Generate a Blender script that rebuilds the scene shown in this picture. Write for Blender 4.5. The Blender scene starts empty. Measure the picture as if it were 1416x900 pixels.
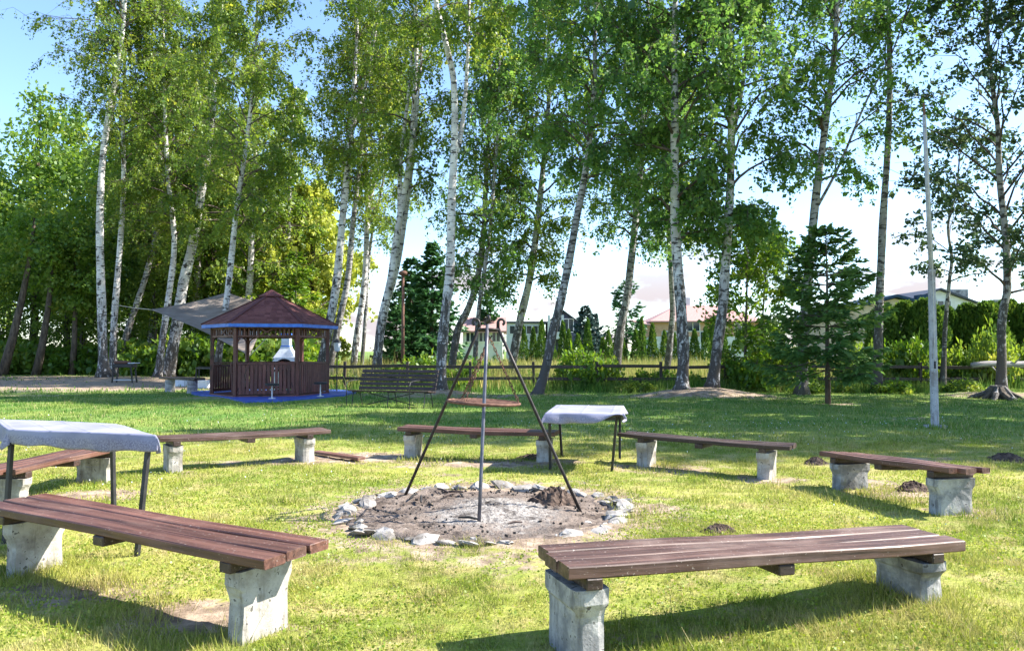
import bpy, math, random
import numpy as np
from mathutils import Vector, Matrix

# ------------------------------------------------------------------ camera, sky, sun, exposure
sc = bpy.context.scene
COL = sc.collection
R = math.radians
F, CX, CY, HOR, EYE = 1050.0, 708.0, 450.0, 485.0, 1.45
PITCH = math.atan((HOR - CY) / F)
SUN_AZ, SUN_EL = 84.0, 42.0            # azimuth clockwise from the viewing direction (+Y)

cam_d = bpy.data.cameras.new('camera')
cam_d.sensor_width = 36.0
cam_d.lens = F / 1416.0 * 36.0
cam_d.clip_start = 0.05
cam_d.clip_end = 3000
cam = bpy.data.objects.new('camera', cam_d)
COL.objects.link(cam)
cam.location = (0, 0, EYE)
cam.rotation_euler = (math.pi / 2 + PITCH, 0, 0)
sc.camera = cam

world = bpy.data.worlds.new('World')
sc.world = world
world.use_nodes = True
wn = world.node_tree
wn.nodes.clear()
w_out = wn.nodes.new('ShaderNodeOutputWorld')
w_bg = wn.nodes.new('ShaderNodeBackground')
w_sky = wn.nodes.new('ShaderNodeTexSky')
w_sky.sky_type = 'NISHITA'
w_sky.sun_disc = False
w_sky.sun_elevation = R(SUN_EL)
w_sky.sun_rotation = R(SUN_AZ)
w_sky.air_density = 1.0
w_sky.dust_density = 0.5
w_sky.ozone_density = 4.0
w_sky.altitude = 400
w_bg.inputs['Strength'].default_value = 0.13
# low fair-weather clouds, all the way round the horizon
w_tc = wn.nodes.new('ShaderNodeTexCoord')
w_map = wn.nodes.new('ShaderNodeMapping')
w_map.inputs['Scale'].default_value = (3.2, 3.2, 9.0)
w_noise = wn.nodes.new('ShaderNodeTexNoise')
w_noise.inputs['Scale'].default_value = 2.2
w_noise.inputs['Detail'].default_value = 6
w_noise.inputs['Roughness'].default_value = 0.55
w_ramp = wn.nodes.new('ShaderNodeMapRange')
w_ramp.interpolation_type = 'SMOOTHSTEP'
w_ramp.inputs['From Min'].default_value = 0.50
w_ramp.inputs['From Max'].default_value = 0.62
w_sep = wn.nodes.new('ShaderNodeSeparateXYZ')
w_alt = wn.nodes.new('ShaderNodeMapRange')
w_alt.interpolation_type = 'SMOOTHSTEP'
w_alt.inputs['From Min'].default_value = 0.22
w_alt.inputs['From Max'].default_value = 0.06
w_mul = wn.nodes.new('ShaderNodeMath'); w_mul.operation = 'MULTIPLY'
w_mix = wn.nodes.new('ShaderNodeMix'); w_mix.data_type = 'RGBA'
w_mix.inputs['B'].default_value = (2.3, 2.1, 2.2, 1)
L = wn.links.new
L(w_tc.outputs['Generated'], w_map.inputs['Vector'])
L(w_map.outputs['Vector'], w_noise.inputs['Vector'])
L(w_noise.outputs['Fac'], w_ramp.inputs['Value'])
L(w_tc.outputs['Generated'], w_sep.inputs['Vector'])
L(w_sep.outputs['Z'], w_alt.inputs['Value'])
L(w_ramp.outputs['Result'], w_mul.inputs[0])
L(w_alt.outputs['Result'], w_mul.inputs[1])
L(w_mul.outputs['Value'], w_mix.inputs['Factor'])
L(w_sky.outputs['Color'], w_mix.inputs['A'])
L(w_mix.outputs['Result'], w_bg.inputs['Color'])
L(w_bg.outputs['Background'], w_out.inputs['Surface'])

sun_d = bpy.data.lights.new('sun', 'SUN')
sun_d.energy = 5.0
sun_d.angle = R(0.53)
sun_d.color = (1.0, 0.94, 0.84)
sun = bpy.data.objects.new('sun', sun_d)
COL.objects.link(sun)
sdir = Vector((math.sin(R(SUN_AZ)) * math.cos(R(SUN_EL)), math.cos(R(SUN_AZ)) * math.cos(R(SUN_EL)), math.sin(R(SUN_EL))))
sun.rotation_euler = (-sdir).to_track_quat('-Z', 'Y').to_euler()
sun.location = (30, 20, 40)

sc.view_settings.view_transform = 'Standard'
sc.view_settings.look = 'None'
sc.view_settings.gamma = 1.0
sc.view_settings.exposure = 1.58
sc.view_settings.use_curve_mapping = False
sc.cycles.max_bounces = 14
sc.cycles.diffuse_bounces = 7
sc.cycles.transmission_bounces = 8

# ------------------------------------------------------------------ helpers
rng = np.random.default_rng(11)
random.seed(5)


def at(px, py, Y):
    """a photo pixel turned into the point on its ray at depth Y"""
    x = (px - CX) / F
    u = (CY - py) / F
    dy = math.cos(PITCH) - u * math.sin(PITCH)
    dz = math.sin(PITCH) + u * math.cos(PITCH)
    k = Y / dy
    return Vector((x * k, Y, EYE + dz * k))


def gnd(px, py):
    """a photo pixel turned into the point where its ray meets the lawn"""
    x = (px - CX) / F
    u = (CY - py) / F
    dy = math.cos(PITCH) - u * math.sin(PITCH)
    dz = math.sin(PITCH) + u * math.cos(PITCH)
    k = -EYE / dz
    return (x * k, dy * k)


def gz(x, y):
    """height of the lawn"""
    z = 0.012 * np.sin(x * 1.3 + 0.7 * np.sin(y * 0.9)) + 0.012 * np.sin(y * 1.1 + 1.3 * np.sin(x * 0.6))
    z = z + 0.008 * np.sin(x * 3.7 + 1.1) * np.sin(y * 3.1)
    for mx, my, mr, mh in MOUNDS:
        z = z + mh * np.exp(-(((x - mx) ** 2 + (y - my) ** 2) / (mr * mr)))
    return z


MOUNDS = [(5.35, 24.0, 1.3, 0.20), (6.75, 24.3, 1.2, 0.18), (-2.45, 26.3, 0.9, 0.10), (-21.2, 39.0, 1.5, 0.18),
          (16.2, 25.0, 1.4, 0.18), (2.35, 4.5, 0.55, 0.05)]


def tag(o, label=None, cat=None, group=None, kind=None):
    if label: o['label'] = label
    if cat: o['category'] = cat
    if group: o['group'] = group
    if kind: o['kind'] = kind
    return o


def empty(name, loc, label=None, cat=None, group=None):
    o = bpy.data.objects.new(name, None)
    o.empty_display_size = 0.2
    COL.objects.link(o)
    o.location = loc
    return tag(o, label, cat, group)


def root_loc(p):
    v = Vector((0, 0, 0))
    while p is not None:
        v = v + Vector(p.location)
        p = p.parent
    return v


class MB:
    """collects shapes in world coordinates and links them as ONE mesh object"""
    def __init__(self):
        self.v = []
        self.f = []

    def add(self, vs, fs):
        n = len(self.v)
        self.v.extend([tuple(q) for q in vs])
        self.f.extend([tuple(i + n for i in q) for q in fs])
        return self

    def box(self, c, size, rz=0.0, rx=0.0, ry=0.0, M=None, ch=0.0):
        sx, sy, sz = size[0] / 2, size[1] / 2, size[2] / 2
        if M is None:
            M = Matrix.Rotation(rz, 3, 'Z') @ Matrix.Rotation(ry, 3, 'Y') @ Matrix.Rotation(rx, 3, 'X')
        c = Vector(c)
        if ch <= 0:
            pts = [(-sx, -sy, -sz), (sx, -sy, -sz), (sx, sy, -sz), (-sx, sy, -sz), (-sx, -sy, sz), (sx, -sy, sz), (sx, sy, sz), (-sx, sy, sz)]
            return self.add([c + M @ Vector(q) for q in pts],
                            [(0, 3, 2, 1), (4, 5, 6, 7), (0, 1, 5, 4), (1, 2, 6, 5), (2, 3, 7, 6), (3, 0, 4, 7)])
        # chamfered along all edges: 24 vertices
        k = ch
        pts, idx = [], {}
        for ax in range(3):
            for sa in (-1, 1):
                for sb in (-1, 1):
                    for s_ in (-1, 1):
                        q = [0, 0, 0]
                        dims = (sx, sy, sz)
                        b, d = (ax + 1) % 3, (ax + 2) % 3
                        q[ax] = s_ * dims[ax]
                        q[b] = sa * (dims[b] - k)
                        q[d] = sb * (dims[d] - k)
                        idx[(ax, s_, sa, sb)] = len(pts)
                        pts.append(c + M @ Vector(q))
        fs = []
        for ax in range(3):
            for s_ in (-1, 1):
                q = [idx[(ax, s_, a, b)] for a, b in ((-1, -1), (1, -1), (1, 1), (-1, 1))]
                fs.append(q if s_ > 0 else q[::-1])
        for ax in range(3):            # edge faces between face ax and face b
            b, d = (ax + 1) % 3, (ax + 2) % 3
            for sa in (-1, 1):
                for sb in (-1, 1):
                    # on face ax (sign sa): coords (b=sb, d=+-); on face b (sign sb): coords (d=+-, ax=sa)
                    q = [idx[(ax, sa, sb, -1)], idx[(ax, sa, sb, 1)], idx[(b, sb, 1, sa)], idx[(b, sb, -1, sa)]]
                    fs.append(q if sa * sb < 0 else q[::-1])
        for s0 in (-1, 1):
            for s1 in (-1, 1):
                for s2 in (-1, 1):
                    q = [idx[(0, s0, s1, s2)], idx[(1, s1, s2, s0)], idx[(2, s2, s0, s1)]]
                    fs.append(q if s0 * s1 * s2 > 0 else q[::-1])
        return self.add(pts, fs)

    def bar(self, a, b, w, h, roll_up=(0, 0, 1), ch=0.0):
        """box from a to b, w across, h high"""
        a, b = Vector(a), Vector(b)
        d = (b - a)
        ln = d.length
        d = d / ln
        up = Vector(roll_up)
        if abs(d.dot(up)) > 0.98:
            up = Vector((0, 1, 0))
        s = d.cross(up).normalized()
        u = s.cross(d).normalized()
        M = Matrix((d, s, u)).transposed()
        return self.box((a + b) / 2, (ln, w, h), M=M, ch=ch)

    def tube(self, pts, rad, n=8, cap=True, flare=None):
        pts = [Vector(p) for p in pts]
        m = len(pts)
        if not hasattr(rad, '__len__'):
            rad = [rad] * m
        vs, fs = [], []
        ref = Vector((0.31, 0.95, 0.05))
        for i, p in enumerate(pts):
            t = (pts[min(i + 1, m - 1)] - pts[max(i - 1, 0)]).normalized()
            if abs(t.dot(ref)) > 0.95:
                ref = Vector((0.95, 0.1, 0.3))
            s = t.cross(ref).normalized()
            u = s.cross(t)
            ref = u
            for k in range(n):
                a = 2 * math.pi * k / n
                r = rad[i]
                if flare is not None:
                    r = r * flare(i / (m - 1), a)
                vs.append(p + (s * math.cos(a) + u * math.sin(a)) * r)
        for i in range(m - 1):
            for k in range(n):
                k2 = (k + 1) % n
                fs.append((i * n + k, i * n + k2, (i + 1) * n + k2, (i + 1) * n + k))
        if cap:
            fs.append(tuple(range(n))[::-1])
            fs.append(tuple((m - 1) * n + k for k in range(n)))
        return self.add(vs, fs)

    def prism(self, poly, z0, z1):
        n = len(poly)
        vs = [(p[0], p[1], z0) for p in poly] + [(p[0], p[1], z1) for p in poly]
        fs = [tuple(range(n))[::-1], tuple(range(n, 2 * n))]
        fs += [(i, (i + 1) % n, n + (i + 1) % n, n + i) for i in range(n)]
        return self.add(vs, fs)

    def lathe(self, c, prof, n=16):
        vs, fs = [], []
        c = Vector(c)
        for r, z in prof:
            for k in range(n):
                a = 2 * math.pi * k / n
                vs.append(c + Vector((r * math.cos(a), r * math.sin(a), z)))
        for i in range(len(prof) - 1):
            for k in range(n):
                k2 = (k + 1) % n
                fs.append((i * n + k, i * n + k2, (i + 1) * n + k2, (i + 1) * n + k))
        fs.append(tuple(range(n))[::-1])
        fs.append(tuple((len(prof) - 1) * n + k for k in range(n)))
        return self.add(vs, fs)

    def build(self, name, mat, parent=None, smooth=False):
        o0 = root_loc(parent)
        me = bpy.data.meshes.new(name)
        me.from_pydata([(x - o0.x, y - o0.y, z - o0.z) for x, y, z in self.v], [], self.f)
        me.materials.append(mat)
        if smooth:
            me.polygons.foreach_set('use_smooth', [True] * len(me.polygons))
        o = bpy.data.objects.new(name, me)
        COL.objects.link(o)
        if parent is not None:
            o.parent = parent
        return o


def np_mesh(name, verts, faces, mat, tint=None, k=4, smooth=False):
    """fast mesh from numpy arrays; faces all have k corners; tint = per-vertex float attribute"""
    me = bpy.data.meshes.new(name)
    nv, nf = len(verts), len(faces)
    me.vertices.add(nv)
    me.vertices.foreach_set('co', np.ascontiguousarray(verts, dtype=np.float32).ravel())
    me.loops.add(nf * k)
    me.loops.foreach_set('vertex_index', np.ascontiguousarray(faces, dtype=np.int32).ravel())
    me.polygons.add(nf)
    me.polygons.foreach_set('loop_start', np.arange(0, nf * k, k, dtype=np.int32))
    me.polygons.foreach_set('loop_total', np.full(nf, k, dtype=np.int32))
    if smooth:
        me.polygons.foreach_set('use_smooth', np.ones(nf, dtype=bool))
    if tint is not None:
        at_ = me.attributes.new('tint', 'FLOAT', 'POINT')
        at_.data.foreach_set('value', np.ascontiguousarray(tint, dtype=np.float32))
    me.materials.append(mat)
    me.update(calc_edges=True)
    return me


def link(name, me, parent=None, loc=None):
    o = bpy.data.objects.new(name, me)
    COL.objects.link(o)
    if parent is not None: o.parent = parent
    if loc is not None: o.location = loc
    return o


def copy_tree(o, parent=None):
    c = o.copy()
    COL.objects.link(c)
    c.parent = parent
    for ch in [q for q in bpy.data.objects if q.parent == o]:
        copy_tree(ch, c)
    return c


def unit(v):
    return v / np.maximum(np.linalg.norm(v, axis=1, keepdims=True), 1e-6)


def leaf_arrays(P, size, tint, aspect=0.62, down=0.5, rg=rng, flat=0.0):
    """rhombic leaves, folded a little along the midrib -> vertices, faces, tint"""
    n = len(P)
    A = rg.normal(size=(n, 3))
    A[:, 2] -= down
    A = unit(A)
    Bq = rg.normal(size=(n, 3))
    if flat:
        Bq[:, 2] *= (1 - flat)
    B = unit(np.cross(A, unit(Bq)))
    N = np.cross(A, B)
    s = size[:, None]
    v0 = P
    v1 = P + A * s * 0.5 + B * s * aspect * 0.5 + N * s * 0.08
    v2 = P + A * s
    v3 = P + A * s * 0.5 - B * s * aspect * 0.5 + N * s * 0.08
    V = np.stack([v0, v1, v2, v3], 1).reshape(-1, 3)
    Fc = np.arange(4 * n, dtype=np.int32).reshape(n, 4)
    return V, Fc, np.repeat(tint, 4)


# ------------------------------------------------------------------ materials
def new_mat(name):
    m = bpy.data.materials.new(name)
    m.use_nodes = True
    nt = m.node_tree
    nt.nodes.clear()
    out = nt.nodes.new('ShaderNodeOutputMaterial')
    return m, nt, out


def nd(nt, t, **kw):
    n = nt.nodes.new(t)
    for k_, v_ in kw.items():
        if k_ in n.inputs: n.inputs[k_].default_value = v_
        else: setattr(n, k_, v_)
    return n


def mixc(nt, fac, a, b):
    m = nt.nodes.new('ShaderNodeMix')
    m.data_type = 'RGBA'
    for sock, val in (('Factor', fac), ('A', a), ('B', b)):
        if hasattr(val, 'links'): nt.links.new(val, m.inputs[sock])
        elif sock == 'Factor': m.inputs[sock].default_value = val
        else: m.inputs[sock].default_value = (*val, 1)
    return m.outputs['Result']


def ramp(nt, val, lo, hi, a=0.0, b=1.0):
    r = nt.nodes.new('ShaderNodeMapRange')
    r.interpolation_type = 'SMOOTHSTEP'
    r.inputs['From Min'].default_value = lo
    r.inputs['From Max'].default_value = hi
    r.inputs['To Min'].default_value = a
    r.inputs['To Max'].default_value = b
    nt.links.new(val, r.inputs['Value'])
    return r.outputs['Result']


def noise(nt, vec, scale, detail=4, rough=0.55, stretch=None):
    if stretch is not None:
        mp = nt.nodes.new('ShaderNodeMapping')
        mp.inputs['Scale'].default_value = stretch
        nt.links.new(vec, mp.inputs['Vector'])
        vec = mp.outputs['Vector']
    n = nt.nodes.new('ShaderNodeTexNoise')
    n.inputs['Scale'].default_value = scale
    n.inputs['Detail'].default_value = detail
    n.inputs['Roughness'].default_value = rough
    nt.links.new(vec, n.inputs['Vector'])
    return n.outputs['Fac']


def math_n(nt, op, a, b=None):
    m = nt.nodes.new('ShaderNodeMath')
    m.operation = op
    for i, val in enumerate((a, b)):
        if val is None: continue
        if hasattr(val, 'links'): nt.links.new(val, m.inputs[i])
        else: m.inputs[i].default_value = val
    return m.outputs['Value']


def finish(nt, out, col, rough=0.7, bump=None, bstr=0.3, bdist=0.02, metallic=0.0, spec=0.5):
    p = nt.nodes.new('ShaderNodeBsdfPrincipled')
    if hasattr(col, 'links'): nt.links.new(col, p.inputs['Base Color'])
    else: p.inputs['Base Color'].default_value = (*col, 1)
    if hasattr(rough, 'links'): nt.links.new(rough, p.inputs['Roughness'])
    else: p.inputs['Roughness'].default_value = rough
    p.inputs['Metallic'].default_value = metallic
    p.inputs['Specular IOR Level'].default_value = spec
    if bump is not None:
        b = nt.nodes.new('ShaderNodeBump')
        b.inputs['Strength'].default_value = bstr
        b.inputs['Distance'].default_value = bdist
        nt.links.new(bump, b.inputs['Height'])
        nt.links.new(b.outputs['Normal'], p.inputs['Normal'])
    nt.links.new(p.outputs['BSDF'], out.inputs['Surface'])
    return p


def posn(nt):
    return nt.nodes.new('ShaderNodeNewGeometry').outputs['Position']


def objc(nt):
    return nt.nodes.new('ShaderNodeTexCoord').outputs['Object']


def attr(nt, name):
    a = nt.nodes.new('ShaderNodeAttribute')
    a.attribute_name = name
    return a.outputs['Fac']


def mat_simple(name, c1, c2, scale=6.0, rough=0.7, stretch=None, bstr=0.25, metallic=0.0, spec=0.4, bdist=0.01):
    m, nt, out = new_mat(name)
    v = posn(nt)
    n1 = noise(nt, v, scale, 6, 0.6, stretch)
    col = mixc(nt, ramp(nt, n1, 0.32, 0.68), c1, c2)
    finish(nt, out, col, rough, n1, bstr, bdist, metallic, spec)
    return m


def mat_leaf(name, dark, mid, light, trans=0.52, gloss=0.03, hue_noise=0.45):
    m, nt, out = new_mat(name)
    t = attr(nt, 'tint')
    oi = nt.nodes.new('ShaderNodeObjectInfo')
    big = noise(nt, posn(nt), hue_noise, 2, 0.5)
    tt = math_n(nt, 'ADD', math_n(nt, 'MULTIPLY', t, 0.75), math_n(nt, 'MULTIPLY', math_n(nt, 'SUBTRACT', big, 0.37), 0.75))
    c = mixc(nt, ramp(nt, tt, 0.1, 0.5), dark, mid)
    c = mixc(nt, ramp(nt, tt, 0.5, 0.95), c, light)
    d = nt.nodes.new('ShaderNodeBsdfDiffuse')
    tr = nt.nodes.new('ShaderNodeBsdfTranslucent')
    hs = nt.nodes.new('ShaderNodeHueSaturation')
    hs.inputs['Hue'].default_value = 0.485 if 'willow' not in name else 0.505
    hs.inputs['Saturation'].default_value = 1.1
    hs.inputs['Value'].default_value = 1.5
    gl = nt.nodes.new('ShaderNodeBsdfGlossy')
    gl.inputs['Roughness'].default_value = 0.45
    gl.inputs['Color'].default_value = (0.8, 0.9, 0.8, 1)
    nt.links.new(c, d.inputs['Color'])
    nt.links.new(c, hs.inputs['Color'])
    nt.links.new(hs.outputs['Color'], tr.inputs['Color'])
    m1 = nt.nodes.new('ShaderNodeMixShader'); m1.inputs[0].default_value = trans
    m2 = nt.nodes.new('ShaderNodeMixShader'); m2.inputs[0].default_value = gloss
    nt.links.new(d.outputs[0], m1.inputs[1]); nt.links.new(tr.outputs[0], m1.inputs[2])
    nt.links.new(m1.outputs[0], m2.inputs[1]); nt.links.new(gl.outputs[0], m2.inputs[2])
    nt.links.new(m2.outputs[0], out.inputs['Surface'])
    return m


def lawn_colour(nt):
    """colour of the turf at a place on the lawn, shared by the ground and the blades"""
    v = posn(nt)
    n1 = noise(nt, v, 0.55, 5, 0.6)
    n2 = noise(nt, v, 2.6, 5, 0.65)
    n3 = noise(nt, v, 0.16, 3, 0.5)
    c = mixc(nt, ramp(nt, n1, 0.34, 0.62), (0.180, 0.245, 0.034), (0.365, 0.375, 0.085))
    c = mixc(nt, ramp(nt, n2, 0.46, 0.70), c, (0.450, 0.390, 0.165))
    n4 = noise(nt, v, 9.0, 4, 0.6)
    c = mixc(nt, ramp(nt, n4, 0.54, 0.68, 0, 0.6), c, (0.135, 0.215, 0.030))
    c = mixc(nt, ramp(nt, n4, 0.44, 0.32, 0, 0.5), c, (0.40, 0.33, 0.16))
    sep = nt.nodes.new('ShaderNodeSeparateXYZ')
    nt.links.new(v, sep.inputs['Vector'])
    far = math_n(nt, 'ADD', sep.outputs['Y'], math_n(nt, 'MULTIPLY', n3, 8.0))
    # beyond the ring of benches a deeper green paints in the shade of the trees
    c = mixc(nt, ramp(nt, far, 14.0, 20.0, 0.0, 0.85), c, mixc(nt, ramp(nt, n1, 0.35, 0.7), (0.085, 0.205, 0.040), (0.190, 0.270, 0.060)))
    return c, n1, n2


def make_ground_mat():
    m, nt, out = new_mat('lawn_turf')
    c, n1, n2 = lawn_colour(nt)
    v = posn(nt)
    fine = noise(nt, v, 38, 5, 0.7)
    c = mixc(nt, ramp(nt, fine, 0.42, 0.66, 0.0, 0.55), c, (0.140, 0.130, 0.045))
    soil_n = noise(nt, v, 5.0, 6, 0.65)
    soil = mixc(nt, ramp(nt, soil_n, 0.36, 0.64), (0.190, 0.140, 0.100), (0.440, 0.340, 0.255))
    soil = mixc(nt, ramp(nt, fine, 0.52, 0.7, 0.0, 0.6), soil, (0.09, 0.065, 0.045))
    d = math_n(nt, 'ADD', math_n(nt, 'ADD', attr(nt, 'dirt'), 0.06), math_n(nt, 'MULTIPLY', math_n(nt, 'SUBTRACT', noise(nt, v, 4.2, 6, 0.7), 0.5), 1.5))
    c = mixc(nt, ramp(nt, d, 0.34, 0.62), c, soil)
    finish(nt, out, c, 0.95, fine, 0.7, 0.02, 0, 0.15)
    return m


def make_blade_mat(name, dry=False):
    m, nt, out = new_mat(name)
    if dry:
        c = mixc(nt, attr(nt, 'tint'), (0.24, 0.27, 0.06), (0.56, 0.45, 0.20))
        c = mixc(nt, ramp(nt, noise(nt, posn(nt), 0.5, 4), 0.42, 0.66, 0.0, 0.6), c, (0.19, 0.27, 0.05))
    else:
        c, n1, n2 = lawn_colour(nt)
        hs = nt.nodes.new('ShaderNodeHueSaturation')
        t = attr(nt, 'tint')
        nt.links.new(ramp(nt, t, 0, 1, 0.68, 1.45), hs.inputs['Value'])
        nt.links.new(ramp(nt, t, 0, 1, 0.515, 0.488), hs.inputs['Hue'])
        nt.links.new(c, hs.inputs['Color'])
        c = mixc(nt, ramp(nt, t, 0.84, 0.9, 0, 0.8), hs.outputs['Color'], (0.56, 0.46, 0.25))
    d = nt.nodes.new('ShaderNodeBsdfDiffuse')
    tr = nt.nodes.new('ShaderNodeBsdfTranslucent')
    nt.links.new(c, d.inputs['Color'])
    nt.links.new(c, tr.inputs['Color'])
    mx = nt.nodes.new('ShaderNodeMixShader'); mx.inputs[0].default_value = 0.35
    nt.links.new(d.outputs[0], mx.inputs[1]); nt.links.new(tr.outputs[0], mx.inputs[2])
    nt.links.new(mx.outputs[0], out.inputs['Surface'])
    return m


def make_birch_bark(name='birch_bark', k=1.0, more=0.0):
    m, nt, out = new_mat(name)
    v = objc(nt)
    oi = nt.nodes.new('ShaderNodeObjectInfo').outputs['Random']
    off = nt.nodes.new('ShaderNodeVectorMath'); off.operation = 'ADD'
    cmb = nt.nodes.new('ShaderNodeCombineXYZ')
    r20 = math_n(nt, 'MULTIPLY', oi, 37.0)
    for i in range(3): nt.links.new(r20, cmb.inputs[i])
    nt.links.new(v, off.inputs[0]); nt.links.new(cmb.outputs[0], off.inputs[1])
    vv = off.outputs['Vector']
    lent = noise(nt, vv, 1.0, 5, 0.62, (3.2, 3.2, 11.0))
    scar = noise(nt, vv, 1.0, 3, 0.5, (3.0, 3.0, 2.6))
    tone = noise(nt, vv, 1.3, 4, 0.5)
    white = mixc(nt, ramp(nt, tone, 0.35, 0.65), (0.44 * k, 0.42 * k, 0.42 * k), (0.68 * k, 0.66 * k, 0.65 * k))
    peel = noise(nt, vv, 1.0, 6, 0.7, (8, 8, 26))
    white = mixc(nt, ramp(nt, peel, 0.52, 0.70, 0, 0.7), white, (0.30, 0.25, 0.22))
    c = mixc(nt, ramp(nt, lent, 0.545 - more, 0.60 - more), white, (0.055, 0.050, 0.048))
    c = mixc(nt, ramp(nt, scar, 0.61, 0.66), c, (0.05, 0.045, 0.042))
    # old rough black bark at the butt of the stem, thinning out upwards
    sep = nt.nodes.new('ShaderNodeSeparateXYZ')
    nt.links.new(v, sep.inputs['Vector'])
    crack = noise(nt, vv, 1.0, 6, 0.72, (9.0, 9.0, 3.2))
    thr = ramp(nt, sep.outputs['Z'], 0.1, 7.0, 0.10 + more, -0.18 + more)
    cr = ramp(nt, math_n(nt, 'ADD', crack, thr), 0.48, 0.58)
    c = mixc(nt, cr, c, (0.085, 0.075, 0.068))
    h = math_n(nt, 'SUBTRACT', peel, math_n(nt, 'MULTIPLY', cr, 0.8))
    finish(nt, out, c, 0.72, h, 0.6, 0.03, 0, 0.3)
    return m


def make_wood(name, base, light, wear, grain=(1.2, 26, 26)):
    """painted boards: grain runs along the board's local x axis"""
    m, nt, out = new_mat(name)
    v = objc(nt)
    oi = nt.nodes.new('ShaderNodeObjectInfo').outputs['Random']
    cmb = nt.nodes.new('ShaderNodeCombineXYZ')
    r20 = math_n(nt, 'MULTIPLY', oi, 53.0)
    for i in range(3): nt.links.new(r20, cmb.inputs[i])
    off = nt.nodes.new('ShaderNodeVectorMath'); off.operation = 'ADD'
    nt.links.new(v, off.inputs[0]); nt.links.new(cmb.outputs[0], off.inputs[1])
    vv = off.outputs['Vector']
    g = noise(nt, vv, 1.0, 6, 0.65, grain)
    blot = noise(nt, vv, 2.2, 5, 0.6)
    speck = noise(nt, vv, 60, 3, 0.6)
    c = mixc(nt, ramp(nt, g, 0.35, 0.68), base, light)
    c = mixc(nt, ramp(nt, blot, 0.48, 0.75, 0, 0.5), c, wear)
    c = mixc(nt, ramp(nt, speck, 0.63, 0.72, 0, 0.6), c, (0.40, 0.34, 0.30))
    crack = noise(nt, vv, 1.0, 5, 0.6, (grain[0] * 0.7, grain[1] * 1.6, grain[2] * 1.6))
    c = mixc(nt, ramp(nt, crack, 0.60, 0.66, 0, 0.85), c, (base[0] * 0.25, base[1] * 0.25, base[2] * 0.25))
    hs = nt.nodes.new('ShaderNodeHueSaturation')
    nt.links.new(ramp(nt, oi, 0, 1, 0.8, 1.2), hs.inputs['Value'])
    nt.links.new(c, hs.inputs['Color'])
    finish(nt, out, hs.outputs['Color'], ramp(nt, blot, 0.3, 0.7, 0.42, 0.65), g, 0.55, 0.006, 0, 0.45)
    return m


def make_concrete(name, c1, c2, stain, moss=None):
    m, nt, out = new_mat(name)
    v = posn(nt)
    a = noise(nt, v, 7, 6, 0.65)
    b = noise(nt, v, 2.6, 5, 0.6)
    f = noise(nt, v, 70, 4, 0.6)
    c = mixc(nt, ramp(nt, a, 0.36, 0.62), c1, c2)
    c = mixc(nt, ramp(nt, b, 0.50, 0.66, 0, 0.8), c, stain)
    c = mixc(nt, ramp(nt, f, 0.60, 0.72, 0, 0.6), c, (0.12, 0.11, 0.10))
    drip = noise(nt, v, 1.0, 5, 0.65, (16, 16, 2.2))
    c = mixc(nt, ramp(nt, drip, 0.52, 0.68, 0, 0.55), c, (stain[0] * 0.7, stain[1] * 0.66, stain[2] * 0.6))
    pit_ = noise(nt, v, 28, 3, 0.5)
    c = mixc(nt, ramp(nt, pit_, 0.64, 0.69, 0, 0.85), c, (0.06, 0.055, 0.05))
    if moss:
        c = mixc(nt, ramp(nt, noise(nt, v, 4.1, 5, 0.7), 0.60, 0.72, 0, 0.7), c, moss)
    finish(nt, out, c, 0.92, math_n(nt, 'ADD', math_n(nt, 'MULTIPLY', a, 0.5), math_n(nt, 'MULTIPLY', f, 0.6)), 0.5, 0.012, 0, 0.2)
    return m


M = {}
M['turf'] = make_ground_mat()
M['blade'] = make_blade_mat('grass_blades')
M['meadow'] = make_blade_mat('meadow_grass', dry=True)
M['birch_bark'] = make_birch_bark()
M['birch_bark_grey'] = make_birch_bark('shaded_birch_bark', 0.62, 0.025)  # darker copy of the bark, with the shade on the stems mixed into its colour
M['dark_bark'] = mat_simple('dark_bark', (0.045, 0.035, 0.028), (0.14, 0.11, 0.085), 9, 0.9, (1, 1, 0.3), 0.8, bdist=0.03)
M['twig'] = mat_simple('twig_bark', (0.05, 0.035, 0.03), (0.13, 0.10, 0.085), 5, 0.9)
M['birch_leaf'] = mat_leaf('birch_leaves', (0.075, 0.150, 0.028), (0.175, 0.260, 0.042), (0.330, 0.360, 0.070))
M['birch_leaf_cool'] = mat_leaf('birch_leaves_deep', (0.055, 0.135, 0.038), (0.120, 0.235, 0.052), (0.245, 0.335, 0.072))
M['aspen_leaf'] = mat_leaf('small_dark_leaves', (0.028, 0.060, 0.034), (0.055, 0.100, 0.045), (0.120, 0.150, 0.050), 0.35)
M['forest_leaf'] = mat_leaf('forest_leaves', (0.062, 0.138, 0.028), (0.140, 0.240, 0.038), (0.285, 0.335, 0.062), 0.5, 0.03, 0.2)
M['bush_leaf'] = mat_leaf('bush_leaves', (0.050, 0.120, 0.016), (0.120, 0.220, 0.028), (0.260, 0.310, 0.055), 0.45)
M['clover'] = mat_leaf('clover_leaves', (0.110, 0.190, 0.022), (0.200, 0.280, 0.036), (0.370, 0.390, 0.090), 0.35)
M['willow_leaf'] = mat_leaf('willow_leaves', (0.260, 0.300, 0.050), (0.420, 0.440, 0.090), (0.600, 0.600, 0.160), 0.5)
M['spruce'] = mat_leaf('spruce_needles', (0.022, 0.075, 0.030), (0.055, 0.140, 0.050), (0.120, 0.215, 0.070), 0.3, 0.03)
M['spruce_young'] = mat_leaf('young_spruce_needles', (0.045, 0.115, 0.034), (0.105, 0.205, 0.058), (0.200, 0.300, 0.085), 0.35, 0.02)
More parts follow.
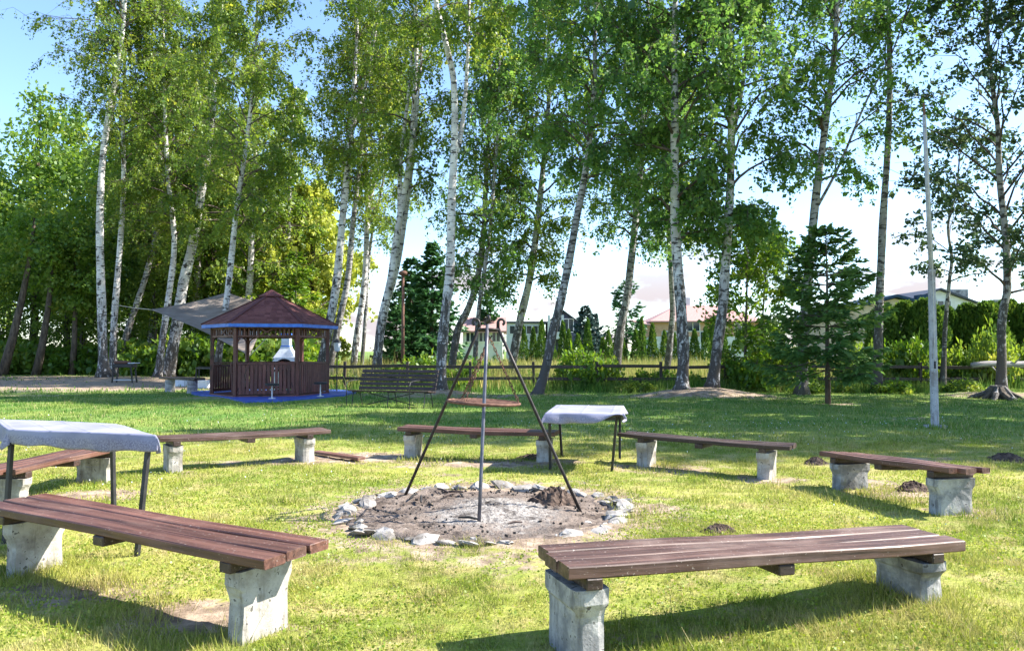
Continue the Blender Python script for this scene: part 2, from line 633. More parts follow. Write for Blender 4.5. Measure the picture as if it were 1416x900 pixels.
M['spruce_blue'] = mat_leaf('blue_spruce_needles', (0.030, 0.060, 0.055), (0.070, 0.120, 0.110), (0.120, 0.180, 0.160), 0.2, 0.08)
M['thuja'] = mat_leaf('thuja_sprays', (0.035, 0.085, 0.020), (0.090, 0.170, 0.032), (0.210, 0.285, 0.050), 0.3, 0.02)
M['bench_wood'] = make_wood('brown_stained_boards', (0.066, 0.026, 0.019), (0.165, 0.076, 0.055), (0.205, 0.125, 0.098))
M['bench_wood_old'] = make_wood('weathered_boards', (0.044, 0.021, 0.017), (0.130, 0.072, 0.057), (0.22, 0.16, 0.135))
M['batten'] = make_wood('dark_battens', (0.028, 0.015, 0.013), (0.065, 0.038, 0.030), (0.06, 0.045, 0.04))
M['gazebo_wood'] = make_wood('red_brown_stain', (0.072, 0.022, 0.020), (0.150, 0.048, 0.038), (0.17, 0.08, 0.066), (8, 8, 1.5))
M['fence_wood'] = make_wood('fence_boards', (0.030, 0.020, 0.017), (0.075, 0.050, 0.040), (0.10, 0.08, 0.065))
M['grey_log'] = mat_simple('grey_weathered_log', (0.20, 0.18, 0.18), (0.42, 0.40, 0.41), 5, 0.9, (0.5, 3, 3), 0.6)
M['concrete'] = make_concrete('whitewashed_concrete', (0.30, 0.28, 0.25), (0.47, 0.45, 0.41), (0.15, 0.13, 0.11), (0.15, 0.15, 0.08))
M['concrete_old'] = make_concrete('lichened_concrete', (0.21, 0.21, 0.21), (0.43, 0.42, 0.40), (0.085, 0.085, 0.09), (0.17, 0.17, 0.08))
M['stone'] = make_concrete('limewashed_stone', (0.24, 0.22, 0.20), (0.42, 0.395, 0.365), (0.12, 0.105, 0.09))
M['iron'] = mat_simple('blackened_iron', (0.018, 0.016, 0.016), (0.050, 0.042, 0.042), 20, 0.5, None, 0.3, 0.4, bdist=0.003)
M['steel_pipe'] = mat_simple('dull_steel_pipe', (0.075, 0.078, 0.095), (0.14, 0.14, 0.165), 14, 0.45, None, 0.2, 0.6, bdist=0.003)
M['rust'] = mat_simple('rusty_iron', (0.085, 0.040, 0.028), (0.20, 0.105, 0.075), 25, 0.8, None, 0.4, 0.2, bdist=0.003)
M['zinc'] = mat_simple('painted_pole', (0.50, 0.51, 0.53), (0.70, 0.70, 0.71), 6, 0.6, (1, 1, 0.25), 0.2)
M['pole'] = make_concrete('stained_pole_paint', (0.34, 0.345, 0.36), (0.46, 0.46, 0.47), (0.24, 0.21, 0.19))
M['blue'] = mat_simple('blue_paint', (0.030, 0.075, 0.34), (0.055, 0.12, 0.46), 5, 0.5, None, 0.15)
M['blue_trim'] = mat_simple('blue_fascia_paint', (0.035, 0.12, 0.50), (0.06, 0.19, 0.66), 5, 0.45, None, 0.1)
M['roof'] = None
M['grill_white'] = mat_simple('white_render', (0.56, 0.58, 0.62), (0.72, 0.74, 0.78), 8, 0.8)
M['soot'] = mat_simple('soot', (0.012, 0.012, 0.012), (0.03, 0.03, 0.03), 10, 0.95)
M['black'] = mat_simple('black_paint', (0.015, 0.015, 0.017), (0.03, 0.03, 0.032), 12, 0.5)
M['plastic_white'] = mat_simple('white_plastic', (0.55, 0.60, 0.68), (0.70, 0.74, 0.80), 8, 0.5)
M['dirt_pile'] = mat_simple('loose_soil', (0.050, 0.036, 0.030), (0.150, 0.110, 0.088), 22, 1.0, None, 1.0, bdist=0.03, spec=0.1)
M['rope'] = mat_simple('pale_rope', (0.45, 0.42, 0.35), (0.6, 0.56, 0.48), 20, 0.9)


def make_tint_mat(name, dark, light, rough=0.85):
    m, nt, out = new_mat(name)
    t = attr(nt, 'tint')
    n1 = noise(nt, posn(nt), 24, 4, 0.6)
    c = mixc(nt, math_n(nt, 'ADD', math_n(nt, 'MULTIPLY', t, 0.7), math_n(nt, 'MULTIPLY', n1, 0.3)), dark, light)
    finish(nt, out, c, rough, n1, 0.5, 0.01, 0, 0.25)
    return m


M['roof'] = make_tint_mat('red_brown_shingle', (0.085, 0.030, 0.033), (0.210, 0.088, 0.085))


def make_cloth():
    m, nt, out = new_mat('worn_oilcloth')
    v = posn(nt)
    a = noise(nt, v, 3.0, 5, 0.6)
    f = noise(nt, v, 90, 5, 0.75)
    c = mixc(nt, ramp(nt, a, 0.35, 0.65), (0.215, 0.22, 0.31), (0.29, 0.295, 0.39))
    geo = nt.nodes.new('ShaderNodeNewGeometry')
    sep = nt.nodes.new('ShaderNodeSeparateXYZ')
    nt.links.new(attr(nt, 'hem'), sep.inputs[0]) if False else None
    h = ramp(nt, attr(nt, 'tint'), 0.2, 0.6)
    worn = mixc(nt, ramp(nt, f, 0.40, 0.62), (0.12, 0.115, 0.17), (0.36, 0.35, 0.43))
    c = mixc(nt, math_n(nt, 'MULTIPLY', h, 0.6), c, worn)
    p = nt.nodes.new('ShaderNodeBsdfPrincipled')
    nt.links.new(c, p.inputs['Base Color'])
    p.inputs['Roughness'].default_value = 0.85
    p.inputs['Specular IOR Level'].default_value = 0.15
    b = nt.nodes.new('ShaderNodeBump'); b.inputs['Strength'].default_value = 0.15; b.inputs['Distance'].default_value = 0.01
    nt.links.new(a, b.inputs['Height']); nt.links.new(b.outputs['Normal'], p.inputs['Normal'])
    nt.links.new(p.outputs['BSDF'], out.inputs['Surface'])
    return m


M['cloth'] = make_cloth()


def make_sail():
    m, nt, out = new_mat('grey_shade_sail')
    v = posn(nt)
    a = noise(nt, v, 1.2, 4, 0.6)
    c = mixc(nt, ramp(nt, a, 0.3, 0.7), (0.31, 0.26, 0.225), (0.43, 0.365, 0.32))
    d = nt.nodes.new('ShaderNodeBsdfDiffuse'); tr = nt.nodes.new('ShaderNodeBsdfTranslucent')
    nt.links.new(c, d.inputs[0]); nt.links.new(c, tr.inputs[0])
    mx = nt.nodes.new('ShaderNodeMixShader'); mx.inputs[0].default_value = 0.4
    nt.links.new(d.outputs[0], mx.inputs[1]); nt.links.new(tr.outputs[0], mx.inputs[2])
    nt.links.new(mx.outputs[0], out.inputs['Surface'])
    return m


M['sail'] = make_sail()


def make_ash():
    m, nt, out = new_mat('ash_and_soil')
    v = posn(nt)
    sep = nt.nodes.new('ShaderNodeVectorMath'); sep.operation = 'DISTANCE'
    sep.inputs[1].default_value = (-0.15, 6.7, 0.02)
    nt.links.new(v, sep.inputs[0])
    n1 = noise(nt, v, 6, 6, 0.7)
    n2 = noise(nt, v, 22, 5, 0.7)
    soil = mixc(nt, ramp(nt, n1, 0.36, 0.62), (0.105, 0.082, 0.068), (0.24, 0.195, 0.165))
    d = math_n(nt, 'ADD', sep.outputs['Value'], math_n(nt, 'MULTIPLY', math_n(nt, 'SUBTRACT', n1, 0.5), 1.3))
    ashc = mixc(nt, ramp(nt, n2, 0.38, 0.6), (0.16, 0.145, 0.135), (0.37, 0.345, 0.32))
    c = mixc(nt, ramp(nt, d, 0.30, 0.72), ashc, soil)
    c = mixc(nt, ramp(nt, noise(nt, v, 3.1, 5, 0.7), 0.53, 0.64, 0, 0.8), c, (0.055, 0.045, 0.040))
    c = mixc(nt, ramp(nt, n2, 0.60, 0.70, 0, 0.75), c, (0.06, 0.05, 0.045))
    finish(nt, out, c, 1.0, math_n(nt, 'ADD', n1, n2), 0.9, 0.03, 0, 0.1)
    return m


M['ash'] = make_ash()

# ------------------------------------------------------------------ ground
PITX, PITY, PITR = -0.24, 6.92, 1.22


def blob(px, py, rx, ry, s=1.0):
    x, y = gnd(px, py)
    return (x, y, rx, ry, s)


DIRT = [
    (PITX, PITY, 1.55, 1.5, 1.1), blob(905, 706, 0.45, 0.35, 0.7), blob(755, 752, 0.5, 0.22, 0.9), blob(560, 740, 0.4, 0.2, 0.3),
    blob(265, 850, 0.42, 0.30, 0.85), blob(120, 818, 0.55, 0.28, 0.75), blob(395, 868, 0.22, 0.16, 0.5), blob(150, 780, 0.3, 0.15, 0.4),
    blob(130, 688, 0.7, 0.35, 0.75), blob(60, 700, 0.5, 0.5, 0.5), blob(418, 638, 0.7, 0.4, 0.75), blob(490, 631, 0.85, 0.55, 1.0), blob(340, 640, 1.1, 0.25, 0.6),
    blob(245, 655, 0.5, 0.3, 0.5), blob(650, 640, 1.3, 0.4, 0.75), blob(755, 640, 0.6, 0.4, 0.7), blob(600, 655, 0.7, 0.35, 0.4), blob(920, 647, 0.8, 0.45, 0.7), blob(1066, 661, 0.5, 0.3, 0.7),
    blob(1240, 680, 0.5, 0.6, 0.65), blob(1330, 706, 0.4, 0.3, 0.7), blob(1200, 665, 0.6, 0.5, 0.6), blob(1240, 636, 1.1, 0.4, 0.6), blob(1150, 640, 0.3, 0.25, 0.6),
    blob(1060, 850, 0.7, 0.12, 0.4), blob(880, 880, 0.5, 0.14, 0.4), blob(1260, 800, 0.5, 0.2, 0.3),
    (-20.0, 34.0, 10.0, 6.5, 1.25), blob(60, 536, 8, 1.9, 1.1), blob(170, 531, 9, 2.6, 1.15), blob(255, 530, 6, 2.6, 1.0), blob(60, 522, 12, 3.0, 0.9), blob(300, 551, 2.2, 0.6, 0.45), blob(20, 547, 4, 0.8, 0.5),
    (5.8, 23.6, 2.4, 1.0, 1.05), (7.0, 23.8, 1.6, 0.9, 0.9), (-2.4, 25.6, 1.8, 1.2, 0.7), (0.9, 24.8, 2.0, 1.0, 0.6), (16.0, 24.2, 2.6, 1.2, 0.8), (9.0, 20.8, 0.8, 0.6, 0.6),
    blob(690, 548, 2.2, 1.0, 0.6), blob(480, 545, 3.0, 1.2, 0.5), blob(1270, 577, 1.6, 0.5, 0.4), blob(560, 548, 2.0, 1.0, 0.5),
]


def dirt(x, y):
    d = np.zeros_like(x)
    for bx, by, rx, ry, s in DIRT:
        d = np.maximum(d, s * np.exp(-0.9 * (((x - bx) / rx) ** 2 + ((y - by) / ry) ** 2)))
    return d


def build_ground():
    xs = np.concatenate([-np.geomspace(900, 15, 26), np.arange(-14, 14.01, 0.14), np.geomspace(15, 900, 26)])
    ys = np.concatenate([-np.geomspace(300, 2, 12), np.arange(1.0, 12, 0.11), np.arange(12, 28, 0.2), np.arange(28, 60, 0.9), np.geomspace(61, 1500, 22)])
    X, Y = np.meshgrid(xs, ys)
    fade = np.exp(-np.maximum(0, np.hypot(X, Y) - 40) / 20)
    Z = gz(X, Y) * fade + 0.006 * rng.normal(size=X.shape) * (np.abs(X) < 14) * (Y < 26) * (Y > 1)
    # the hollow of the fire pit lies under its own bed
    Z = Z - 0.05 * (np.hypot((X - PITX) / 1.05, (Y - PITY) / 0.9) < 1.1)
    V = np.stack([X, Y, Z], -1).reshape(-1, 3)
    ny, nx = X.shape
    i = np.arange(nx * ny).reshape(ny, nx)
    Fc = np.stack([i[:-1, :-1], i[:-1, 1:], i[1:, 1:], i[1:, :-1]], -1).reshape(-1, 4)
    me = np_mesh('lawn', V, Fc, M['turf'], None, 4, True)
    a = me.attributes.new('dirt', 'FLOAT', 'POINT')
    a.data.foreach_set('value', dirt(X, Y).ravel().astype(np.float32))
    o = link('lawn', me)
    tag(o, kind='structure')


build_ground()


def vnoise(x, y, f, seed):
    """smooth value noise, for clumping"""
    q = np.random.default_rng(seed).random((64, 64))
    u, v = x * f + 300.0, y * f + 300.0
    iu, iv = np.floor(u).astype(int), np.floor(v).astype(int)
    fu, fv = u - iu, v - iv
    fu, fv = fu * fu * (3 - 2 * fu), fv * fv * (3 - 2 * fv)
    g = lambda a, b: q[a % 64, b % 64]
    return (g(iu, iv) * (1 - fu) + g(iu + 1, iv) * fu) * (1 - fv) + (g(iu, iv + 1) * (1 - fu) + g(iu + 1, iv + 1) * fu) * fv


SLAB = None


def keep_off(x, y):
    """places where no grass grows: the pit and the painted slab"""
    k = np.hypot((x - PITX) / 1.05, (y - PITY) / 0.90) > 1.10
    k &= ~((np.abs(x + 7.7) < 2.3) & (np.abs(y - 24.3) < 2.6))
    return k


def wedge(n, y0, y1, rg, side=1.12):
    y = np.sqrt(rg.random(n) * (y1 * y1 - y0 * y0) + y0 * y0)
    x = (rg.random(n) * 2 - 1) * 0.675 * side * y
    return x, y


def build_grass():
    rg = np.random.default_rng(3)
    Vs, Fs, Ts, n0 = [], [], [], 0
    for n, y0, y1, h, w, lean in ((270000, 2.6, 6.5, 0.025, 0.0046, 1.3), (210000, 6.5, 12.0, 0.030, 0.0080, 1.1), (150000, 12.0, 26.0, 0.045, 0.018, 0.8), (50000, 26.0, 44.0, 0.08, 0.05, 0.6)):
        x, y = wedge(n, y0, y1, rg)
        clump = 0.6 * vnoise(x, y, 2.3, 1) + 0.4 * vnoise(x, y, 7.0, 2)
        d = dirt(x, y) + 0.9 * (vnoise(x, y, 3.0, 5) - 0.45)
        k = keep_off(x, y) & (rg.random(n) < np.clip(1.25 - 1.7 * d, 0.02, 1)) & (rg.random(n) < 0.35 + clump)
        x, y, clump, d = x[k], y[k], clump[k], d[k]
        m = len(x)
        hh = h * (0.45 + 1.0 * clump) * np.exp(0.35 * rg.normal(size=m))
        # taller tufts left by the mower against the bench supports
        for tx, ty, tr, th in TUFTS:
            near = np.exp(-((x - tx) ** 2 + (y - ty) ** 2) / tr ** 2)
            hh = hh * (1 + th * near)
        a = rg.random(m) * 2 * np.pi
        ln = lean * rg.random(m)
        dx, dy = np.cos(a) * ln * hh, np.sin(a) * ln * hh
        px, py = -np.sin(a) * w * 0.5, np.cos(a) * w * 0.5
        z = gz(x, y) - 0.004
        V = np.stack([np.stack([x - px, y - py, z], -1), np.stack([x + px, y + py, z], -1), np.stack([x + dx, y + dy, z + hh], -1)], 1).reshape(-1, 3)
        Vs.append(V)
        Fs.append(np.arange(3 * m).reshape(m, 3) + n0)
        n0 += 3 * m
        Ts.append(np.repeat(np.clip(0.5 + 0.28 * rg.normal(size=m), 0, 1), 3))
    me = np_mesh('grass', np.concatenate(Vs), np.concatenate(Fs), M['blade'], np.concatenate(Ts), 3)
    tag(link('grass', me), 'short yellow green mown grass growing all over the lawn', 'grass', kind='stuff')
    # clover and plantain between the blades
    x, y = wedge(90000, 2.6, 9.0, rg)
    cl = 0.6 * vnoise(x, y, 1.4, 9) + 0.4 * vnoise(x, y, 6.0, 19)
    k = keep_off(x, y) & (rg.random(len(x)) < np.clip((cl - 0.30) * 2.2, 0, 1)) & (dirt(x, y) < 0.55)
    x, y = x[k], y[k]
    m = len(x)
    P = np.stack([x, y, gz(x, y) + 0.006 + 0.02 * rg.random(m)], -1)
    V, Fc, T = leaf_arrays(P, 0.011 + 0.012 * rg.random(m), np.clip(0.62 + 0.25 * rg.normal(size=m), 0, 1), 0.8, -0.2, rg, 0.6)
    V[:, 2] = np.maximum(V[:, 2], np.repeat(gz(x, y), 4) + 0.002)
    tag(link('clover', np_mesh('clover', V, Fc, M['clover'], T)), 'low broad leaved clover growing among the grass', 'clover', kind='stuff')
    # small white flower heads
    x, y = wedge(700, 6, 17, rg)
    k = keep_off(x, y) & (vnoise(x, y, 0.5, 8) > 0.45)
    x, y = x[k], y[k]
    m = len(x)
    P = np.stack([x, y, gz(x, y) + 0.045], -1)
    V, Fc, T = leaf_arrays(P, 0.009 + 0.0009 * y, np.ones(m), 0.9, 0.0, rg, 0.8)
    tag(link('daisies', np_mesh('daisies', V, Fc, M['plastic_white'], T)), 'tiny white flowers scattered in the grass', 'flowers', kind='stuff')


TUFTS = [(2.45, 4.42, 0.45, 1.6), (0.55, 3.62, 0.35, 0.8), (-1.9, 4.05, 0.45, 1.3), (-3.0, 4.7, 0.5, 0.8), (4.1, 6.7, 0.35, 1.5), (3.5, 7.6, 0.5, 0.8),
         (1.4, 4.1, 0.5, 0.6), (-0.1, 5.75, 0.3, 0.5), (8.05, 14.3, 0.4, 1.5), (-1.3, 10.4, 0.4, 1.2), (-4.5, 8.0, 0.5, 0.8), (1.75, 9.6, 0.35, 0.8)]
rgt = np.random.default_rng(29)
for k in range(46):
    ty = 3.4 + 8.5 * rgt.random() ** 1.3
    TUFTS.append(((rgt.random() * 2 - 1) * 0.66 * ty, ty, 0.05 + 0.10 * rgt.random(), 0.8 + 1.6 * rgt.random()))
build_grass()


def fallen_leaves():
    rg = np.random.default_rng(61)
    x, y = wedge(1500, 2.8, 16.0, rg)
    P = np.stack([x, y, gz(x, y) + 0.022], -1)
    m = len(x)
    V, Fc, T = leaf_arrays(P, 0.022 + 0.0016 * y, rg.random(m), 0.7, 0.0, rg, 0.85)
    V[:, 2] = np.repeat(P[:, 2], 4) + 0.3 * (V[:, 2] - np.repeat(P[:, 2], 4))
    tag(link('fallen_leaves', np_mesh('fallen_leaves', V, Fc, make_tint_mat('dry_leaf', (0.16, 0.10, 0.05), (0.50, 0.38, 0.17)), T)), 'small dry fallen leaves scattered over the grass', 'leaves', kind='stuff')


fallen_leaves()


# ------------------------------------------------------------------ plank benches round the fire pit
def plank_mesh(p0, p1, w, th, sag=0.0, twist=0.0, seed=0):
    """one board from p0 to p1 in its own axes: x along, y across, z up"""
    rg = random.Random(seed)
    ln = (p1 - p0).length
    n = 10
    vs, fs = [], []
    c = 0.006
    prof = [(-w / 2 + c, -th / 2), (w / 2 - c, -th / 2), (w / 2, -th / 2 + c), (w / 2, th / 2 - c), (w / 2 - c, th / 2), (-w / 2 + c, th / 2), (-w / 2, th / 2 - c), (-w / 2, -th / 2 + c)]
    for i in range(n + 1):
        t = i / n
        x = -ln / 2 + ln * t
        dz = -sag * 4 * t * (1 - t) + 0.003 * math.sin(t * 9 + seed)
        dy = 0.004 * math.sin(t * 5 + seed * 2.1)
        tw = twist * (t - 0.5)
        for (y, z) in prof:
            e = (rg.random() - 0.5) * 0.0025 if abs(y) > w / 2 - c * 1.1 else 0
            xx = x + (0.5 - rg.random()) * 0.004 if i in (0, n) else x
            vs.append((xx, y + dy + e, z + dz + y * tw))
    m = len(prof)
    for i in range(n):
        for k in range(m):
            k2 = (k + 1) % m
            fs.append((i * m + k, (i + 1) * m + k, (i + 1) * m + k2, i * m + k2))
    fs.append(tuple(range(m)))
    fs.append(tuple(n * m + k for k in range(m))[::-1])
    me = bpy.data.meshes.new('plank')
    me.from_pydata(vs, [], fs)
    return me


def orient(o, p0, p1, up=Vector((0, 0, 1))):
    d = (p1 - p0).normalized()
    s = up.cross(d).normalized()
    u = d.cross(s)
    m = Matrix((d, s, u)).transposed().to_4x4()
    o.matrix_local = Matrix.Translation((p0 + p1) / 2) @ m


def support_mesh(w, h, th, seed, waist=0.83, foot=0.88, head=1.03):
    """cast concrete pedestal: wide head, curved waist, slightly flared foot; local y across, z up"""
    rg = np.random.default_rng(seed)
    half = []
    for z, k in ((0.0, foot), (0.06, foot), (0.25, foot - 0.02), (0.45, waist + 0.01), (0.58, waist), (0.66, waist + 0.03), (0.73, waist + 0.09), (0.78, 0.965), (0.82, 1.0), (1.0, 1.0)):
        half.append((k * w / 2, z * h))
    nx, ny = 4, 8
    vs, fs = [], []
    rows = []
    for (hy, z) in half:
        ring = []
        cap = 1.0 if z < h * 0.76 else head
        per = []
        for j in range(ny): per.append((-1 + 2 * j / ny, -1))
        for j in range(nx): per.append((1, -1 + 2 * j / nx))
        for j in range(ny): per.append((1 - 2 * j / ny, 1))
        for j in range(nx): per.append((-1, 1 - 2 * j / nx))
        for (a, b) in per:
            q = 0.93 if abs(a) == 1 and abs(b) == 1 else 1.0
            e = rg.normal(size=3) * 0.0012
            ring.append(len(vs))
            vs.append((b * th / 2 * cap * q + e[0], a * hy * q + e[1], z + (e[2] if 0 < z < h else 0)))
        rows.append(ring)
    m = len(rows[0])
    for i in range(len(rows) - 1):
        for k in range(m):
            k2 = (k + 1) % m
            fs.append((rows[i][k], rows[i][k2], rows[i + 1][k2], rows[i + 1][k]))
    fs.append(tuple(rows[0])[::-1])
    fs.append(tuple(rows[-1]))
    me = bpy.data.meshes.new('support')
    me.from_pydata(vs, [], fs)
    return me


def plank_bench(a, b, za, zb, width, n, label, sup, wood='bench_wood', conc='concrete', th=0.05, sag=0.0, roll=0.0, gap=0.014, seed=0, sw=0.40, sth=0.125, uneven=0.05):
    """a, b: ground positions under the two ends of the seat; za, zb: height of the seat's top there"""
    A, B = Vector((a[0], a[1], za - th / 2)), Vector((b[0], b[1], zb - th / 2))
    mid = (A + B) / 2
    root = empty('plank_bench', (mid.x, mid.y, float(gz(mid.x, mid.y))), label, 'bench', 'plank benches set in a ring round the fire pit')
    o0 = Vector(root.location)
    d = (B - A).normalized()
    s = Vector((0, 0, 1)).cross(d).normalized()
    up = (d.cross(s) + s * roll).normalized()
    s = up.cross(d).normalized()
    rg = random.Random(seed * 7 + 1)
    pw = (width - gap * (n - 1)) / n
    for i in range(n):
        off = -width / 2 + pw / 2 + i * (pw + gap)
        e0, e1 = (rg.random() - 0.5) * 2 * uneven, (rg.random() - 0.5) * 2 * uneven
        p0, p1 = A + s * off + d * e0 - o0, B + s * off + d * e1 - o0
        me = plank_mesh(p0, p1, pw, th, sag + rg.random() * 0.006, (rg.random() - 0.5) * 0.05, seed * 10 + i)
        me.materials.append(M[wood])
        o = link('plank', me, root)
        orient(o, p0, p1, up)
    L_ = (B - A).length
    bt = 0.055
    for t in (sup[0], 0.5, sup[1]):
        c = A.lerp(B, t) - up * (th / 2 + bt / 2 + (sag * 4 * t * (1 - t)))
        mb = MB()
        mb.bar(c - s * width * 0.5 - o0 * 0, c + s * width * 0.5, 0.085 if t != 0.5 else 0.10, bt, up, 0.006)
        mb.build('batten', M['batten'], root)
    for q, t in enumerate(sup):
        c = A.lerp(B, t) - up * (th / 2 + bt)
        zg = float(gz(c.x, c.y)) - 0.03
        h = c.z - zg - 0.002
        me = support_mesh(sw, h, sth, seed * 3 + q, head=1.16 if seed == 1 else 1.03)
        me.materials.append(M[conc])
        o = link('support', me, root)
        o.location = Vector((c.x, c.y, zg)) - o0
        o.rotation_euler = (0, 0, math.atan2(d.y, d.x))
    return root


plank_bench((0.20, 3.70), (2.46, 4.50), 0.465, 0.385, 0.43, 3, 'thick three board bench sagging to one end, tall tufts of grass round one support', (0.05, 0.925), 'bench_wood_old', 'concrete_old', 0.06, 0.0, 0.0, 0.007, 1, 0.40, 0.16, 0.02)
plank_bench((-1.04, 3.83), (-3.42, 5.20), 0.455, 0.455, 0.44, 3, 'three board bench in front of the long cloth covered table', (0.115, 0.88), 'bench_wood', 'concrete', 0.05, 0.0, 0.0, 0.016, 2, 0.37, 0.115, 0.05)
plank_bench((-4.62, 6.75), (-4.52, 8.6), 0.40, 0.40, 0.42, 4, 'reddish four board bench behind the long cloth covered table', (0.12, 0.84), 'bench_wood', 'concrete', 0.05, 0, 0.0, 0.02, 3, 0.42, 0.13, 0.05)
plank_bench((-4.20, 9.0), (-2.50, 10.25), 0.44, 0.41, 0.40, 3, 'weathered grey topped bench beside the loose board and bare soil', (0.09, 0.86), 'bench_wood_old', 'concrete', 0.05, 0.01, 0.0, 0.015, 4, 0.38, 0.16, 0.04)
plank_bench((-1.52, 10.65), (0.58, 10.1), 0.405, 0.39, 0.38, 3, 'dark plank bench beyond the fire pit, one end beside the small cloth covered table', (0.07, 0.93), 'bench_wood', 'concrete', 0.055, 0.006, 0.0, 0.015, 5, 0.34, 0.17, 0.02)
plank_bench((1.48, 9.95), (3.22, 8.75), 0.395, 0.375, 0.36, 3, 'thin topped dark bench between the small table and the four board bench', (0.14, 0.86), 'batten', 'concrete', 0.045, 0.012, 0.0, 0.015, 6, 0.36, 0.15, 0.03)
plank_bench((3.55, 8.35), (3.98, 6.62), 0.35, 0.435, 0.43, 4, 'four board bench on crumbling lichened supports with wide gaps', (0.12, 0.87), 'bench_wood', 'concrete_old', 0.05, 0, 0.04, 0.028, 7, 0.42, 0.15, 0.05)


# ------------------------------------------------------------------ fire pit, tripod and hanging grate
def rock(mb_seed, size):
    """a small angular stone, 48 triangles"""
    rg = np.random.default_rng(mb_seed)
    vs, fs, ids = [], [], {}
    n = 2
    def vid(p):
        k = tuple(np.round(p, 4))
        if k not in ids:
            ids[k] = len(vs)
            q = np.array(p, float)
            q = q / np.linalg.norm(q) * (0.55 + 0.45 * np.max(np.abs(q)) / 1.0) if np.linalg.norm(q) > 0 else q
            q = q * (1 + 0.17 * rg.normal())
            vs.append(tuple(q * np.array(size) * 0.62))
        return ids[k]
    for ax in range(3):
        for s_ in (-1, 1):
            for i in range(n):
                for j in range(n):
                    q = []
                    for (a, b) in ((i, j), (i + 1, j), (i + 1, j + 1), (i, j + 1)):
                        p = [0, 0, 0]
                        p[ax] = s_
                        p[(ax + 1) % 3] = -1 + 2 * a / n
                        p[(ax + 2) % 3] = -1 + 2 * b / n
                        q.append(vid(p))
                    fs.append(q if s_ > 0 else q[::-1])
    me = bpy.data.meshes.new('stone')
    me.from_pydata(vs, [], fs)
    me.materials.append(M['stone'])
    return me


def lumpy_mound(name, x, y, r, h, mat, seed, parent=None, rough=0.25, sq=0.8):
    rg = np.random.default_rng(seed)
    vs, fs = [], []
    nr, na = 12, 30
    o0 = root_loc(parent)
    ph = rg.random(4) * 6
    for i in range(nr + 1):
        t = i / nr
        for k in range(na):
            a = 2 * math.pi * k / na
            rr = r * t * (1 + 0.2 * math.sin(2 * a + ph[0]) + 0.1 * math.sin(5 * a + ph[1]))
            xx, yy = x + rr * math.cos(a), y + rr * math.sin(a) * sq
            z = float(gz(xx, yy)) + h * (1 - t * t) ** 1.3 * (1 + rough * (0.5 * math.sin(7 * a + 11 * t + ph[2]) * t + 0.35 * math.sin(13 * a - 9 * t) * t)) + 0.10 * h * rg.normal() - 0.01 - 0.03 * (t == 1)
            vs.append((xx - o0.x, yy - o0.y, z - o0.z))
    for i in range(nr):
        for k in range(na):
            k2 = (k + 1) % na
            fs.append((i * na + k, (i + 1) * na + k, (i + 1) * na + k2, i * na + k2))
    me = bpy.data.meshes.new(name)
    me.from_pydata(vs, [], fs)
    me.materials.append(mat)
    return link(name, me, parent)


pit = empty('fire_pit', (PITX, PITY, 0.0), 'round fire pit of pale stones filled with ash and burnt soil', 'fire pit')


